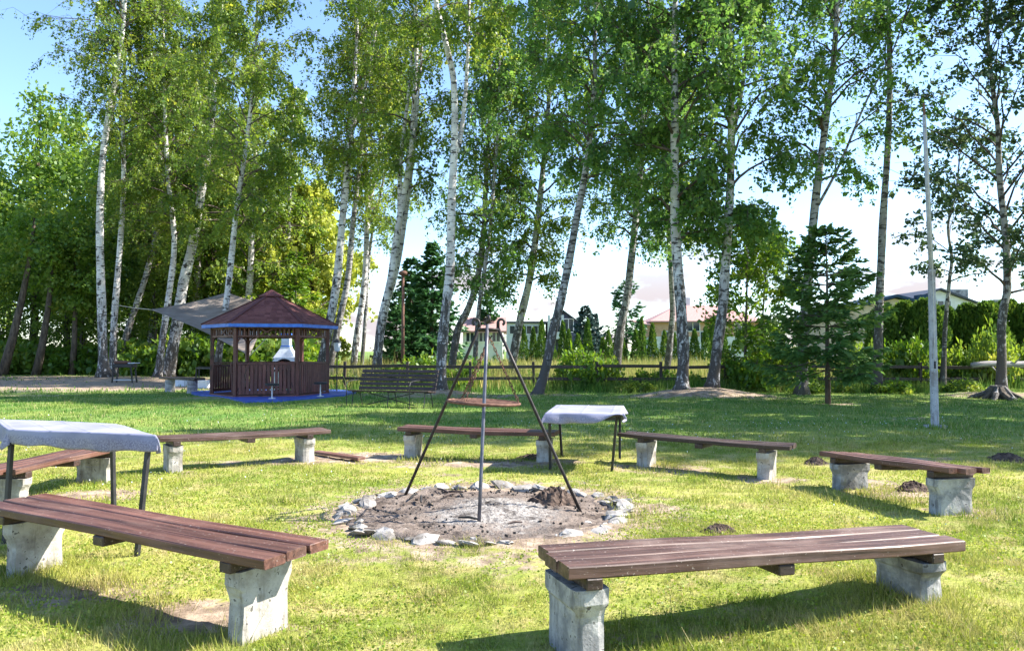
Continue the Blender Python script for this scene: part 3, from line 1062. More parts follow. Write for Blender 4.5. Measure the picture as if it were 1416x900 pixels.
def build_pit():
    rg = np.random.default_rng(21)
    na, nr = 120, 46
    vs, fs = [], []
    for i in range(nr + 1):
        for k in range(na):
            a = 2 * math.pi * k / na
            r = 1.24 * i / nr
            x, y = 1.05 * r * math.cos(a), 0.90 * r * math.sin(a)
            z = 0.015 + 0.03 * math.sin(3 * x + 1) * math.cos(2.6 * y) + 0.005 * rg.normal() + 0.010 * math.sin(9 * x + 2 * math.sin(7 * y)) * math.sin(8 * y + 1) + 0.04 * math.exp(-(x * x + y * y) / 0.25)
            if i == nr: z = -0.03
            vs.append((x, y, z))
    for i in range(nr):
        for k in range(na):
            k2 = (k + 1) % na
            fs.append((i * na + k, (i + 1) * na + k, (i + 1) * na + k2, i * na + k2))
    me = bpy.data.meshes.new('ash_bed')
    me.from_pydata(vs, [], fs)
    me.materials.append(M['ash'])
    me.polygons.foreach_set('use_smooth', [True] * len(me.polygons))
    link('ash_bed', me, pit)
    shapes = [rock(100 + i, (0.15, 0.12, 0.07)) for i in range(9)]
    a = 0.0
    i = 0
    while a < 2 * math.pi - 0.05:
        s = 0.6 + 0.8 * rg.random()
        front = math.sin(a) < -0.3
        big = 1.0
        if abs(a - 1.42) < 0.09: big = 1.7
        if abs(a - 5.93) < 0.1: big = 1.45
        if not (4.95 < a < 5.25 or 0.1 < a < 0.2):
            o = link('stone', shapes[i % 9], pit)
            rr = 1.22 + 0.05 * rg.normal()
            o.location = (1.05 * rr * math.cos(a), 0.90 * rr * math.sin(a), (0.0 if front else 0.012) * (1 if big == 1 else 1.6))
            o.rotation_euler = (0.25 * rg.normal(), 0.25 * rg.normal(), a + math.pi / 2 + 0.3 * rg.normal())
            o.scale = (s * big, s * big * (0.8 + 0.4 * rg.random()), s * big * (0.5 if front else 0.75))
        a += 0.128 * s * big ** 0.7 + 0.006
        i += 1
    for k in range(12):          # a second, broken course of stones
        a = rg.random() * 6.28
        o = link('stone', shapes[k % 9], pit)
        rr = 0.98 + 0.2 * rg.random()
        o.location = (1.05 * rr * math.cos(a), 0.90 * rr * math.sin(a), 0.0)
        o.rotation_euler = (0.3 * rg.normal(), 0.3 * rg.normal(), rg.random() * 6)
        q = 0.3 + 0.5 * rg.random()
        o.scale = (q, q, q)
    # burnt sticks and lumps of charcoal
    for k in range(16):
        a, r = rg.random() * 6.28, 0.85 * math.sqrt(rg.random())
        x, y = PITX - 0.15 + r * math.cos(a) * 1.0, PITY + r * math.sin(a) * 0.9
        b = rg.random() * 3.14
        ln = 0.08 + 0.16 * rg.random()
        mb = MB()
        p = Vector((x, y, 0.04))
        q = p + Vector((math.cos(b) * ln, math.sin(b) * ln, 0.015 * rg.normal()))
        mb.tube([p, p.lerp(q, 0.5) + Vector((0, 0, 0.01)), q], [0.008, 0.012, 0.007], 5)
        mb.build('charred_stick', M['soot'] if k % 3 else M['twig'], pit)
    mb = MB()
    for k in range(260):
        a, r = rg.random() * 6.28, 1.05 * math.sqrt(rg.random())
        x, y = PITX + r * math.cos(a), PITY + r * math.sin(a)
        s = 0.005 + 0.012 * rg.random() ** 2
        mb.box((x, y, 0.030), (s * 1.5, s, s), rg.random() * 3, rg.random(), rg.random())
    o = mb.build('charcoal_crumbs', M['soot'], pit)
    o['kind'] = 'stuff'
    mx, my = gnd(764, 698)
    lumpy_mound('soil_heap', mx, my, 0.27, 0.15, M['dirt_pile'], 4, pit, 0.35)


build_pit()

tri = empty('cooking_tripod', (PITX, PITY, 0.0), 'tall iron tripod with scrolled tops standing over the fire pit', 'tripod')
APEX = at(675, 450, 6.85)


def build_tripod():
    feet = [gnd(662, 727), gnd(805, 708), gnd(558, 686)]
    tops = [(674, 448), (688, 452), (663, 452)]
    for k, (fx, fy) in enumerate(feet):
        f = Vector((fx, fy, -0.03))
        tp = at(tops[k][0], tops[k][1], [6.78, 6.92, 6.95][k])
        d = (tp - f).normalized()
        side = Vector((d.x, d.y, 0)).normalized() * -1      # away from the middle = back over the foot
        pts = [f + (tp - f) * t for t in (0, 0.25, 0.5, 0.75, 1.0)]
        mb = MB()
        r = 0.0155 if k else 0.0165
        mb.tube(pts, r, 8)
        mb.build('leg', M['steel_pipe'] if k == 0 else M['iron'], tri, True)
        mb = MB()
        curl = []
        cr = 0.033
        n_ = 14
        sd = [Vector((0.35, -0.9, 0)), Vector((1, 0, 0)), Vector((-1, 0, 0))][k]
        base = tp - d * 0.01
        c = base + Vector((0, 0, 0.05)) + sd * cr
        curl.append(base)
        for i in range(n_):
            a = math.pi - i / (n_ - 1) * 4.4
            rr = cr * (1 - 0.35 * i / (n_ - 1))
            curl.append(c + sd * math.cos(a) * rr + Vector((0, 0, 1)) * math.sin(a) * rr)
        mb.tube(curl, [0.0155] * 2 + [0.0125] * (len(curl) - 2), 7)
        mb.build('scroll', M['iron'], tri, True)
    mb = MB()
    ring = [APEX + Vector((0.085 * math.cos(a), 0.085 * math.sin(a), -0.035)) for a in np.linspace(0, 2 * math.pi, 17)]
    mb.tube(ring, 0.011, 6)
    mb.bar(APEX + Vector((-0.09, 0, -0.045)), APEX + Vector((0.09, 0, -0.045)), 0.02, 0.02)
    mb.bar(APEX + Vector((0, -0.09, -0.045)), APEX + Vector((0, 0.09, -0.045)), 0.02, 0.02)
    mb.tube([APEX + Vector((0, 0, -0.04)), APEX + Vector((0.0, 0, -0.09)), APEX + Vector((0.02, 0, -0.115)), APEX + Vector((0.035, 0, -0.09))], 0.008, 6)
    mb.build('collar', M['iron'], tri, True)


build_tripod()


def chain_links(mb, a, b, pitch=0.034, r=0.0042):
    a, b = Vector(a), Vector(b)
    d = (b - a)
    n = max(2, int(d.length / pitch))
    d.normalize()
    s = d.cross(Vector((0.2, 0.9, 0.1))).normalized()
    u = s.cross(d)
    for i in range(n):
        c = a.lerp(b, (i + 0.5) / n)
        w = s if i % 2 else u
        ring = []
        for k in range(9):
            t = 2 * math.pi * k / 8
            ring.append(c + d * math.cos(t) * pitch * 0.68 + w * math.sin(t) * pitch * 0.30)
        mb.tube(ring, r, 4, cap=False)


def build_grate():
    c = at(669, 556, 6.88)
    g = empty('grill_grate', c, 'round rusty cooking grate hanging on chains under the tripod', 'grill grate')
    R_ = 0.325
    tilt = Matrix.Rotation(0.05, 3, 'Y')
    P = lambda x, y, z=0: c + tilt @ Vector((x, y, z))
    mb = MB()
    mb.tube([P(R_ * math.cos(a), R_ * math.sin(a)) for a in np.linspace(0, 2 * math.pi, 37)], 0.013, 6)
    mb.build('rim', M['rust'], g, True)
    for i in range(13):
        y = -R_ + (i + 1) * 2 * R_ / 14
        x = math.sqrt(max(0, R_ * R_ - y * y))
        mb = MB()
        mb.tube([P(-x, y, 0.0), P(x, y, 0.0)], 0.005, 5)
        mb.build('bar', M['rust'], g)
    mb = MB()
    mb.tube([P(0, -R_, -0.012), P(0, R_, -0.012)], 0.007, 5)
    mb.build('cross_bar', M['rust'], g)
    hook = APEX + Vector((0.015, 0, -0.11))
    for a in (0.15, 2.3, 4.2):
        mb = MB()
        chain_links(mb, hook, P(R_ * math.cos(a), R_ * math.sin(a)))
        mb.build('chain', M['rust'], g)


build_grate()


# ------------------------------------------------------------------ tables under oilcloth
def cloth_table(corners, legs, label_t, label_c, drop, seed, lift=None):
    """corners: four 3D points of the table top going round; legs: list of (top, foot) points"""
    c0, c1, c2, c3 = [Vector(c) for c in corners]
    mid = (c0 + c1 + c2 + c3) / 4
    root = empty('folding_table', (mid.x, mid.y, float(gz(mid.x, mid.y))), label_t, 'table', 'cloth covered tables by the fire pit')
    mb = MB()
    th = 0.022
    up = (c1 - c0).cross(c3 - c0).normalized()
    if up.z < 0: up = -up
    low = [p - up * (th + 0.006) for p in (c0, c1, c2, c3)]
    hi = [p - up * 0.006 for p in (c0, c1, c2, c3)]
    mb.add(low + hi, [(3, 2, 1, 0), (4, 5, 6, 7), (0, 1, 5, 4), (1, 2, 6, 5), (2, 3, 7, 6), (3, 0, 4, 7)])
    mb.build('table_top', M['batten'], root)
    for (a, b) in legs:
        mb = MB()
        mb.bar(a, b, 0.030, 0.030, (0.3, 1, 0))
        mb.build('leg', M['black'], root)
    mb = MB()
    for i in range(4):
        a, b = (c0, c1, c2, c3)[i], (c0, c1, c2, c3)[(i + 1) % 4]
        e = (b - a) * 0.06
        ins = (mid - (a + b) / 2) * 0.06
        mb.bar(a + e + ins - up * 0.055, b - e + ins - up * 0.055, 0.02, 0.04)
    mb.build('apron', M['black'], root)
    # the cloth
    Lx, Ly = (c1 - c0).length, (c3 - c0).length
    nu, nv = 110, 90
    us = np.linspace(-drop, Lx + drop, nu)
    vs_ = np.linspace(-drop, Ly + drop, nv)
    U, V = np.meshgrid(us, vs_)
    cu, cv = np.clip(U, 0, Lx) / Lx, np.clip(V, 0, Ly) / Ly
    ou = np.where(U < 0, U, np.where(U > Lx, U - Lx, 0))
    ov = np.where(V < 0, V, np.where(V > Ly, V - Ly, 0))
    out = np.hypot(ou, ov)
    c0n, c1n, c2n, c3n = [np.array(c) for c in (c0, c1, c2, c3)]
    P = (c0n * ((1 - cu) * (1 - cv))[..., None] + c1n * (cu * (1 - cv))[..., None] + c2n * (cu * cv)[..., None] + c3n * ((1 - cu) * cv)[..., None])
    eu, ev = np.array((c1 - c0).normalized()), np.array((c3 - c0).normalized())
    fl = 0.22
    corner = np.minimum(np.abs(ou), np.abs(ov)) / drop
    wav = 0.024 * np.sin(U * 9 + seed + 1.5 * np.sin(U * 4)) + 0.022 * np.sin(V * 11 + seed * 2 + 1.3 * np.sin(V * 5)) + 0.006 * np.sin((U + V) * 27)
    flare = fl + 0.25 * corner + 0.0 * U
    P = P + eu * (ou * flare + np.sign(ou) * wav * out / drop)[..., None] + ev * (ov * flare + np.sign(ov) * wav * out / drop)[..., None]
    dz = -np.maximum(np.abs(ou), np.abs(ov)) * 0.97
    top = (0.003 * np.sin(U * 5 + seed) * np.sin(V * 6) + 0.0035 * np.exp(-((np.mod(U + 0.11, 0.36) - 0.18) / 0.012) ** 2) + 0.003 * np.exp(-((np.mod(V + 0.2, 0.42) - 0.21) / 0.012) ** 2)) * (out == 0)
    P[..., 2] += dz * (1 + 0.22 * corner + 0.10 * np.sin(U * 5.3 + V * 4 + seed) + 0.05 * np.sin(U * 17 + V * 13)) + top + 0.004
    if lift:
        lu, lv, amt, rad = lift
        g = np.exp(-(((U - lu) ** 2 + (V - lv) ** 2) / rad ** 2)) * (out > 0)
        P[..., 2] += amt * g * out / drop
    i = np.arange(nu * nv).reshape(nv, nu)
    Fc = np.stack([i[:-1, :-1], i[:-1, 1:], i[1:, 1:], i[1:, :-1]], -1).reshape(-1, 4)
    me = np_mesh('tablecloth', P.reshape(-1, 3), Fc, M['cloth'], np.clip(out / drop * 1.2, 0, 1).ravel(), 4, False)
    o = link('tablecloth', me)
    md = o.modifiers.new('thickness', 'SOLIDIFY'); md.thickness = 0.0016; md.offset = 1
    tag(o, label_c, 'tablecloth', 'oilcloths on the tables by the fire pit')


def leg_to(c, foot_px, inset_to, t=0.06):
    fx, fy = foot_px
    return (Vector(c).lerp(Vector(inset_to), t) - Vector((0, 0, 0.03)), Vector((fx, fy, float(gz(fx, fy)) - 0.02)))


zt = 0.70
f = lambda px, py: gnd(px, py)
ca, cb, cc, cd = Vector((0.40, 9.15, zt)), Vector((1.28, 9.0, zt)), Vector((1.50, 10.25, zt + 0.01)), Vector((0.60, 10.35, zt + 0.01))
cm = (ca + cb + cc + cd) / 4
cloth_table((ca, cb, cc, cd), [leg_to(ca, f(761, 650), cm, 0.1), leg_to(cb, f(846, 651), cm, 0.1), leg_to(cc, f(857, 636), cm, 0.1), leg_to(cd, f(777, 632), cm, 0.1)],
            'small folding table with thin black legs under a cloth, between two plank benches', 'greyish white oilcloth with a lifted corner on the small table', 0.115, 1, (0.88, -0.05, 0.12, 0.16))
zt = 0.845
ca, cb, cc = at(11, 593, 5.83), at(216, 601, 5.44), at(160, 585.5, 6.30)
for q in (ca, cb, cc): q.z = zt
cd = ca + (cc - cb) + Vector((0, 0.05, 0))
cm = (ca + cb + cc + cd) / 4
lg = []
for c, ft in ((ca, at(6, 752, 5.75)), (cb, at(189, 765, 5.40)), (cc, at(158, 727, 6.25)), (cd, Vector((cd.x - 0.05, cd.y - 0.05, 0)))):
    lg.append(leg_to(c, (ft.x, ft.y), cm, 0.07))
cloth_table((ca, cb, cc, cd), lg, 'long table on splayed dark legs under a hanging cloth, beside the front plank bench', 'lavender white worn oilcloth hanging over the long table', 0.125, 4)

# ------------------------------------------------------------------ gazebo
GX, GY = -7.87, 24.8
GN = R(-77.0)
ZF = 0.09


def slab():
    pts = [gnd(265, 546.5), gnd(305, 550), gnd(338, 557), (gnd(372, 555.5)), gnd(420, 552.5), gnd(476, 548)]
    back = [(-5.4, 26.6), (-6.4, 27.6), (-9.6, 27.6), (-11.2, 26.6)]
    g = MB()
    g.prism(pts + back, -0.05, 0.055)
    o = g.build('slab', M['blue'])
    o.name = 'painted_slab'
    tag(o, 'bright blue painted concrete slab under the gazebo', 'slab')


slab()


def build_gazebo():
    g = empty('gazebo', (GX, GY, 0.05), 'hexagonal dark red wooden gazebo with shingled roof and blue fascia', 'gazebo')
    Rp = 1.80
    W = M['gazebo_wood']
    vert = lambda k, r, z: Vector((GX + r * math.cos(GN + R(30) + k * R(60)), GY + r * math.sin(GN + R(30) + k * R(60)), z))
    mb = MB(); mb.prism([vert(k, Rp + 0.07, 0)[:2] for k in range(6)], 0.050, ZF)
    mb.build('floor', W, g)
    zp = 2.22
    for k in range(6):
        a = vert(k, Rp, 0)
        mb = MB()
        mb.box((a.x, a.y, (ZF + zp) / 2), (0.11, 0.11, zp - ZF), GN + R(30) + k * R(60), ch=0.008)
        mb.build('post', W, g)
    for k in range(6):                      # side k lies between corner k-1 and corner k; side 0 faces the camera
        a, b = vert(k - 1, Rp, 0), vert(k, Rp, 0)
        d = (b - a).normalized()
        A, B = a + d * 0.058, b - d * 0.058
        Z = lambda p, z: Vector((p.x, p.y, z))
        mb = MB(); mb.bar(Z(A, 2.17), Z(B, 2.17), 0.07, 0.08); mb.build('top_rail', W, g)
        mb = MB(); mb.bar(Z(A, 1.90), Z(B, 1.90), 0.06, 0.05); mb.build('frieze_rail', W, g)
        n = 13
        for i in range(n):
            t = (i + 0.5) / n
            if 5 <= i <= 7: continue
            p = A.lerp(B, t)
            mb = MB(); mb.bar(Z(p, 1.925), Z(p, 2.13), 0.05, 0.022, tuple(d.cross(Vector((0, 0, 1))))); mb.build('frieze_slat', W, g)
        p0, p1 = A.lerp(B, 5 / n), A.lerp(B, 8 / n)
        for (u, v) in ((1.925, 2.13), (2.13, 1.925)):
            mb = MB(); mb.bar(Z(p0, u), Z(p1, v), 0.02 if u < v else 0.024, 0.035, tuple(d.cross(Vector((0, 0, 1))).cross(d))); mb.build('frieze_cross', W, g)
        for (P0, sg) in ((A, 1), (B, -1)):     # curved corner brackets
            mb = MB()
            arc = [Z(P0 + d * sg * (0.20 - 0.20 * math.cos(q)), 1.68 + 0.20 * math.sin(q)) for q in np.linspace(0, math.pi / 2, 7)]
            mb.tube(arc, 0.022, 6)
            mb.build('bracket', W, g)
        if k == 5:
            continue                        # the entrance
        mb = MB(); mb.bar(Z(A, 1.06), Z(B, 1.06), 0.12, 0.045); mb.build('hand_rail', W, g)
        mb = MB(); mb.bar(Z(A, 0.97), Z(B, 0.97), 0.05, 0.07); mb.build('upper_rail', W, g)
        mb = MB(); mb.bar(Z(A, 0.19), Z(B, 0.19), 0.05, 0.08); mb.build('lower_rail', W, g)
        n = 14
        nrm = d.cross(Vector((0, 0, 1)))
        for i in range(n):
            p = A.lerp(B, (i + 0.5) / n) + nrm * 0.036
            mb = MB(); mb.bar(Z(p, 0.13), Z(p, 1.02), 0.088, 0.02, tuple(nrm)); mb.build('slat', W, g)
    # roof: boarding, shingle courses, hip caps, lantern cap, blue fascia
    Re, ze, Rt, zt_ = 2.12, 2.26, 0.30, 3.17
    mb = MB()
    base = [vert(k, Re - 0.02, ze) for k in range(6)]
    topp = [vert(k, Rt, zt_) for k in range(6)]
    mb.add(base + topp, [(k, (k + 1) % 6, 6 + (k + 1) % 6, 6 + k) for k in range(6)] + [tuple(range(6))[::-1], tuple(range(6, 12))])
    roof = mb.build('roof', W, g)
    rg = np.random.default_rng(8)
    V, Fc, T = [], [], []
    nc = 13
    for k in range(6):
        e0, e1, t0, t1 = vert(k - 1, Re + 0.03, ze + 0.02), vert(k, Re + 0.03, ze + 0.02), vert(k - 1, Rt, zt_ + 0.02), vert(k, Rt, zt_ + 0.02)
        nrm = (e1 - e0).cross(t0 - e0).normalized()
        if nrm.z < 0: nrm = -nrm
        for c in range(nc):
            u0, u1 = c / nc, min(1.0, (c + 1.25) / nc)
            l0, l1 = e0.lerp(t0, u0), e1.lerp(t1, u0)
            h0, h1 = e0.lerp(t0, u1), e1.lerp(t1, u1)
            m = max(2, int((l1 - l0).length / 0.17))
            off = 0.5 * (c % 2)
            cuts = sorted({0.0, 1.0} | {min(1, max(0, (i + off) / m)) for i in range(m + 1)})
            for a_, b_ in zip(cuts[:-1], cuts[1:]):
                if b_ - a_ < 1e-4: continue
                gp = 0.02 * (b_ - a_)
                lift = 0.014 + 0.004 * rg.random()
                q = [l0.lerp(l1, a_ + gp) + nrm * lift, l0.lerp(l1, b_ - gp) + nrm * lift, h0.lerp(h1, b_ - gp) + nrm * 0.002, h0.lerp(h1, a_ + gp) + nrm * 0.002,
                     l0.lerp(l1, a_ + gp) - nrm * 0.004, l0.lerp(l1, b_ - gp) - nrm * 0.004]
                n0 = len(V)
                V += [tuple(p - Vector(g.location)) for p in q]
                Fc += [(n0, n0 + 1, n0 + 2, n0 + 3), (n0 + 4, n0 + 5, n0 + 1, n0)]
                T += [float(rg.random())] * 6
    me = np_mesh('shingles', np.array(V), np.array(Fc), M['roof'], np.array(T))
    o = link('shingles', me, roof)
    o['kind'] = 'stuff'
    for k in range(6):
        mb = MB(); mb.bar(vert(k, Re + 0.03, ze + 0.045), vert(k, Rt, zt_ + 0.045), 0.12, 0.02)
        mb.build('hip_cap', M['roof'], roof)
    for k in range(6):
        a, b = vert(k - 1, Re, 0), vert(k, Re, 0)
        mb = MB(); mb.bar(Vector((a.x, a.y, ze - 0.035)), Vector((b.x, b.y, ze - 0.035)), 0.03, 0.11)
        mb.build('fascia', M['blue_trim'], roof)
    mb = MB()
    b0 = [vert(k, 0.40, 3.20) for k in range(6)]
    mb.add(b0 + [vert(k, 0.40, 3.235) for k in range(6)] + [Vector((GX, GY, 3.46))],
           [tuple(range(6))[::-1]] + [(k, (k + 1) % 6, 6 + (k + 1) % 6, 6 + k) for k in range(6)] + [(6 + k, 6 + (k + 1) % 6, 12) for k in range(6)])
    mb.build('lantern_cap', M['roof'], roof)
    mb = MB(); mb.prism([vert(k, 0.25, 0)[:2] for k in range(6)], 3.10, 3.21); mb.build('lantern', W, roof)


build_gazebo()


def wooden_chair(x, y, rz, label):
    z0 = ZF
    c = empty('garden_chair', (x, y, z0), label, 'chair')
    W = M['gazebo_wood']
    Mx = Matrix.Rotation(rz, 3, 'Z')
    P = lambda a, b, h: Vector((x, y, z0)) + Mx @ Vector((a, b, h))
    for a in (-0.24, 0.24):
        mb = MB(); mb.bar(P(a, -0.22, 0), P(a, -0.22, 0.62), 0.05, 0.05); mb.build('leg', W, c)
        mb = MB(); mb.bar(P(a, 0.22, 0), P(a, 0.30, 0.98), 0.05, 0.05); mb.build('leg', W, c)
        mb = MB(); mb.bar(P(a, -0.26, 0.64), P(a, 0.24, 0.64), 0.07, 0.03); mb.build('arm_rest', W, c)
    for i in range(4):
        mb = MB(); mb.bar(P(-0.26, -0.19 + i * 0.12, 0.42), P(0.26, -0.19 + i * 0.12, 0.42), 0.1, 0.025); mb.build('seat_slat', W, c)
    for i in range(4):
        a = -0.165 + i * 0.11
        mb = MB(); mb.bar(P(a, 0.222, 0.44), P(a, 0.272, 0.96), 0.08, 0.02, tuple(Mx @ Vector((0, 1, 0)))); mb.build('back_slat', W, c)


wooden_chair(-8.75, 24.75, R(60), 'dark wooden armchair standing at the open side of the gazebo')


def inner_table():
    x, y = -7.6, 25.0
    t = empty('round_table', (x, y, ZF), 'dark wooden table standing inside the gazebo', 'table')
    mb = MB(); mb.lathe((x, y, ZF), [(0.45, 0.70), (0.46, 0.71), (0.46, 0.735), (0.45, 0.745)], 20); mb.build('table_top', M['gazebo_wood'], t)
    mb = MB(); mb.lathe((x, y, ZF), [(0.06, 0.0), (0.05, 0.35), (0.07, 0.70)], 10); mb.build('pedestal', M['gazebo_wood'], t)
    for k in range(4):
        a = k * math.pi / 2 + 0.4
        mb = MB(); mb.bar((x, y, ZF + 0.09), (x + 0.32 * math.cos(a), y + 0.32 * math.sin(a), ZF + 0.025), 0.05, 0.05); mb.build('foot', M['gazebo_wood'], t)


inner_table()


def slab_stool(px, py, label):
    x, y = gnd(px, py)
    s = empty('stool', (x, y, 0.05), label, 'stool')
    mb = MB(); mb.lathe((x, y, 0.055), [(0.11, 0), (0.11, 0.012), (0.022, 0.03), (0.018, 0.38)], 12); mb.build('post', M['zinc'], s)
    mb = MB(); mb.lathe((x, y, 0.055), [(0.17, 0.375), (0.20, 0.385), (0.205, 0.42), (0.19, 0.44)], 16); mb.build('seat', M['black'], s)


slab_stool(376, 553.5, 'black topped stool on a thin pale post before the middle of the gazebo rail')
slab_stool(443, 550.5, 'black topped stool on a thin pale post near the gazebo corner')


def masonry_grill():
    x, y = at(396, 500, 28.6).x, 28.6
    g = empty('garden_grill', (x, y, 0), 'white rendered garden fireplace with chimney behind the gazebo', 'grill')
    W = M['grill_white']
    mb = MB(); mb.box((x, y, 0.33), (0.95, 0.65, 0.70), ch=0.015); mb.build('base', W, g)
    mb = MB(); mb.box((x, y - 0.04, 0.72), (1.05, 0.78, 0.07), ch=0.01); mb.build('worktop', M['concrete_old'], g)
    # hood with an arched opening: sides and back, then the tapering hood
    hw = 0.43
    mb = MB()
    prof = []
    n = 10
    for s_ in (-1, 1):
        mb.box((x + s_ * (hw - 0.05), y, 0.90), (0.10, 0.60, 0.30))
    mb.box((x, y + 0.27, 0.90), (2 * hw - 0.201, 0.06, 0.30))
    # arch front
    out_, inn = [], []
    for i in range(n + 1):
        a = math.pi * i / n
        inn.append((x - 0.32 * math.cos(a), 0.90 + 0.26 * math.sin(a)))
    vs, fs = [], []
    for yy in (y - 0.30, y - 0.22):
        for (px_, pz_) in inn: vs.append((px_, yy, pz_))
        for i, (px_, pz_) in enumerate(inn):
            t = i / n
            vs.append((x - hw + 2 * hw * t, yy, 1.20 if 0.05 < t < 0.95 else 1.05))
    m = n + 1
    for i in range(n):
        fs.append((i, i + 1, m + i + 1, m + i))
        fs.append((2 * m + i + 1, 2 * m + i, 3 * m + i, 3 * m + i + 1))
        fs.append((i + 1, i, 2 * m + i, 2 * m + i + 1))
    mb.add(vs, fs)
    mb.build('firebox', W, g)
    mb = MB()
    vs, fs = [], []
    for (z, wx, wy) in ((1.05, hw, 0.30), (1.18, hw - 0.01, 0.30), (1.35, 0.31, 0.24), (1.52, 0.20, 0.18), (1.66, 0.155, 0.15), (1.95, 0.15, 0.145)):
        vs += [(x - wx, y - wy, z), (x + wx, y - wy, z), (x + wx, y + wy, z), (x - wx, y + wy, z)]
    for i in range(5):
        if i == 0:
            ks = (1, 2, 3)
        else:
            ks = (0, 1, 2, 3)
        for k in ks:
            k2 = (k + 1) % 4
            fs.append((i * 4 + k, i * 4 + k2, (i + 1) * 4 + k2, (i + 1) * 4 + k))
    fs.append((20, 21, 22, 23))
    mb.add(vs, fs); mb.build('hood', W, g)
    mb = MB(); mb.box((x, y, 1.62), (0.35, 0.33, 0.05), ch=0.01); mb.build('band', M['blue_trim'], g)
    mb = MB()
    for sx in (-1, 1):
        for sy in (-1, 1):
            mb.box((x + sx * 0.12, y + sy * 0.115, 2.0), (0.05, 0.05, 0.10))
    mb.box((x, y, 2.075), (0.40, 0.38, 0.05)); mb.build('chimney_cap', M['blue_trim'], g)
    mb = MB(); mb.box((x, y + 0.2, 0.95), (0.6, 0.08, 0.3)); mb.build('fire_back', M['soot'], g)


masonry_grill()


# ------------------------------------------------------------------ shade sail and its ropes
def build_sail():
    A, B, C, D_ = at(208, 428, 35), at(314, 404, 39), at(392, 424, 33.5), at(345, 492, 29.0)
    nu = nv = 26
    vs, fs = [], []
    ctr = (A + B + C + D_) / 4
    for i in range(nu + 1):
        for j in range(nv + 1):
            u, v = i / nu, j / nv
            p = A * (1 - u) * (1 - v) + B * u * (1 - v) + C * u * v + D_ * (1 - u) * v
            e = max(abs(2 * u - 1), abs(2 * v - 1))
            # edges pulled in between the corners
            k = (4 * u * (1 - u) * (2 * v - 1) ** 8 + 4 * v * (1 - v) * (2 * u - 1) ** 8) * 0.09
            p = p + (ctr - p) * k
            p.z += 0.05 * math.sin(9 * u + 5 * v) * (1 - e) - 0.25 * 16 * u * (1 - u) * v * (1 - v)
            vs.append(p)
    for i in range(nu):
        for j in range(nv):
            a = i * (nv + 1) + j
            fs.append((a, a + 1, a + nv + 2, a + nv + 1))
    s = empty('shade_sail', (ctr.x, ctr.y, ctr.z), 'grey brown shade sail stretched between the birches beside the gazebo', 'shade sail')
    mb = MB(); mb.add(vs, fs); o = mb.build('cloth', M['sail'], s, True)
    md = o.modifiers.new('thickness', 'SOLIDIFY'); md.thickness = 0.006
    for a, b in ((A, at(163, 422, 40.2)), (B, at(316, 396, 35.3)), (C, at(446, 440, 36)), (D_, Vector((-8.3, 26.2, 2.12)))):
        mb = MB(); mb.tube([a, a.lerp(b, 0.5) - Vector((0, 0, 0.03)), b], 0.016, 5); mb.build('rope', M['rope'], s)


build_sail()


# ------------------------------------------------------------------ slatted park bench
def park_bench():
    fl, fr = Vector((*gnd(478, 563), 0)), Vector((*gnd(596, 566), 0))
    d = (fr - fl).normalized()
    s = Vector((-d.y, d.x, 0))          # towards the back
    x = (fl + fr) / 2
    ln = 2.25
    z0 = float(gz(x.x, x.y))
    b = empty('park_bench', (x.x, x.y, z0), 'long dark slatted park bench with a backrest and thin metal legs', 'bench')
    P = lambda a, c, h: x + d * a + s * c + Vector((0, 0, z0 + h))
    W = M['batten']
    for i in range(5):
        mb = MB(); mb.bar(P(-ln / 2, 0.03 + i * 0.095, 0.41 - 0.008 * i), P(ln / 2, 0.03 + i * 0.095, 0.41 - 0.008 * i), 0.085, 0.035, (0, 0, 1), 0.005); mb.build('seat_slat', W, b)
    for i in range(5):
        mb = MB(); mb.bar(P(-ln / 2 + 0.04, 0.50 + i * 0.045, 0.46 + i * 0.108), P(ln / 2 - 0.02, 0.50 + i * 0.045, 0.46 + i * 0.108), 0.085, 0.03, tuple((s * 0.9 - Vector((0, 0, 0.4))).normalized()), 0.005); mb.build('back_slat', W, b)
    for a in (-ln / 2 + 0.12, 0.55 * 0 + 0.0, ln / 2 - 0.12):
        mb = MB(); mb.tube([P(a, 0.0, 0.38), P(a, 0.44, 0.355), P(a, 0.53, 0.46), P(a, 0.72, 0.95)], 0.014, 6); mb.build('side_frame', M['black'], b)
        mb = MB(); mb.tube([P(a, 0.06, 0.38), P(a, -0.03, -0.03)], 0.013, 6); mb.build('leg', M['black'], b)
        mb = MB(); mb.tube([P(a, 0.40, 0.36), P(a, 0.56, -0.03)], 0.013, 6); mb.build('leg', M['black'], b)
    for a in (-ln / 2 - 0.03, ln / 2 - 0.5):
        mb = MB(); mb.tube([P(a, -0.02, -0.02), P(a, -0.04, 0.55), P(a, 0.02, 0.64), P(a, 0.3, 0.66), P(a, 0.58, 0.66)], 0.012, 6); mb.build('arm_rest', M['black'], b)
    for (u, v) in ((-0.72, 0.62), (0.62, -0.72)):
        mb = MB(); mb.tube([P(u, 0.24 + 0.02 * (u > 0), 0.04), P(v, 0.24 + 0.02 * (u > 0), 0.36)], 0.012, 6); mb.build('brace', M['black'], b)


park_bench()


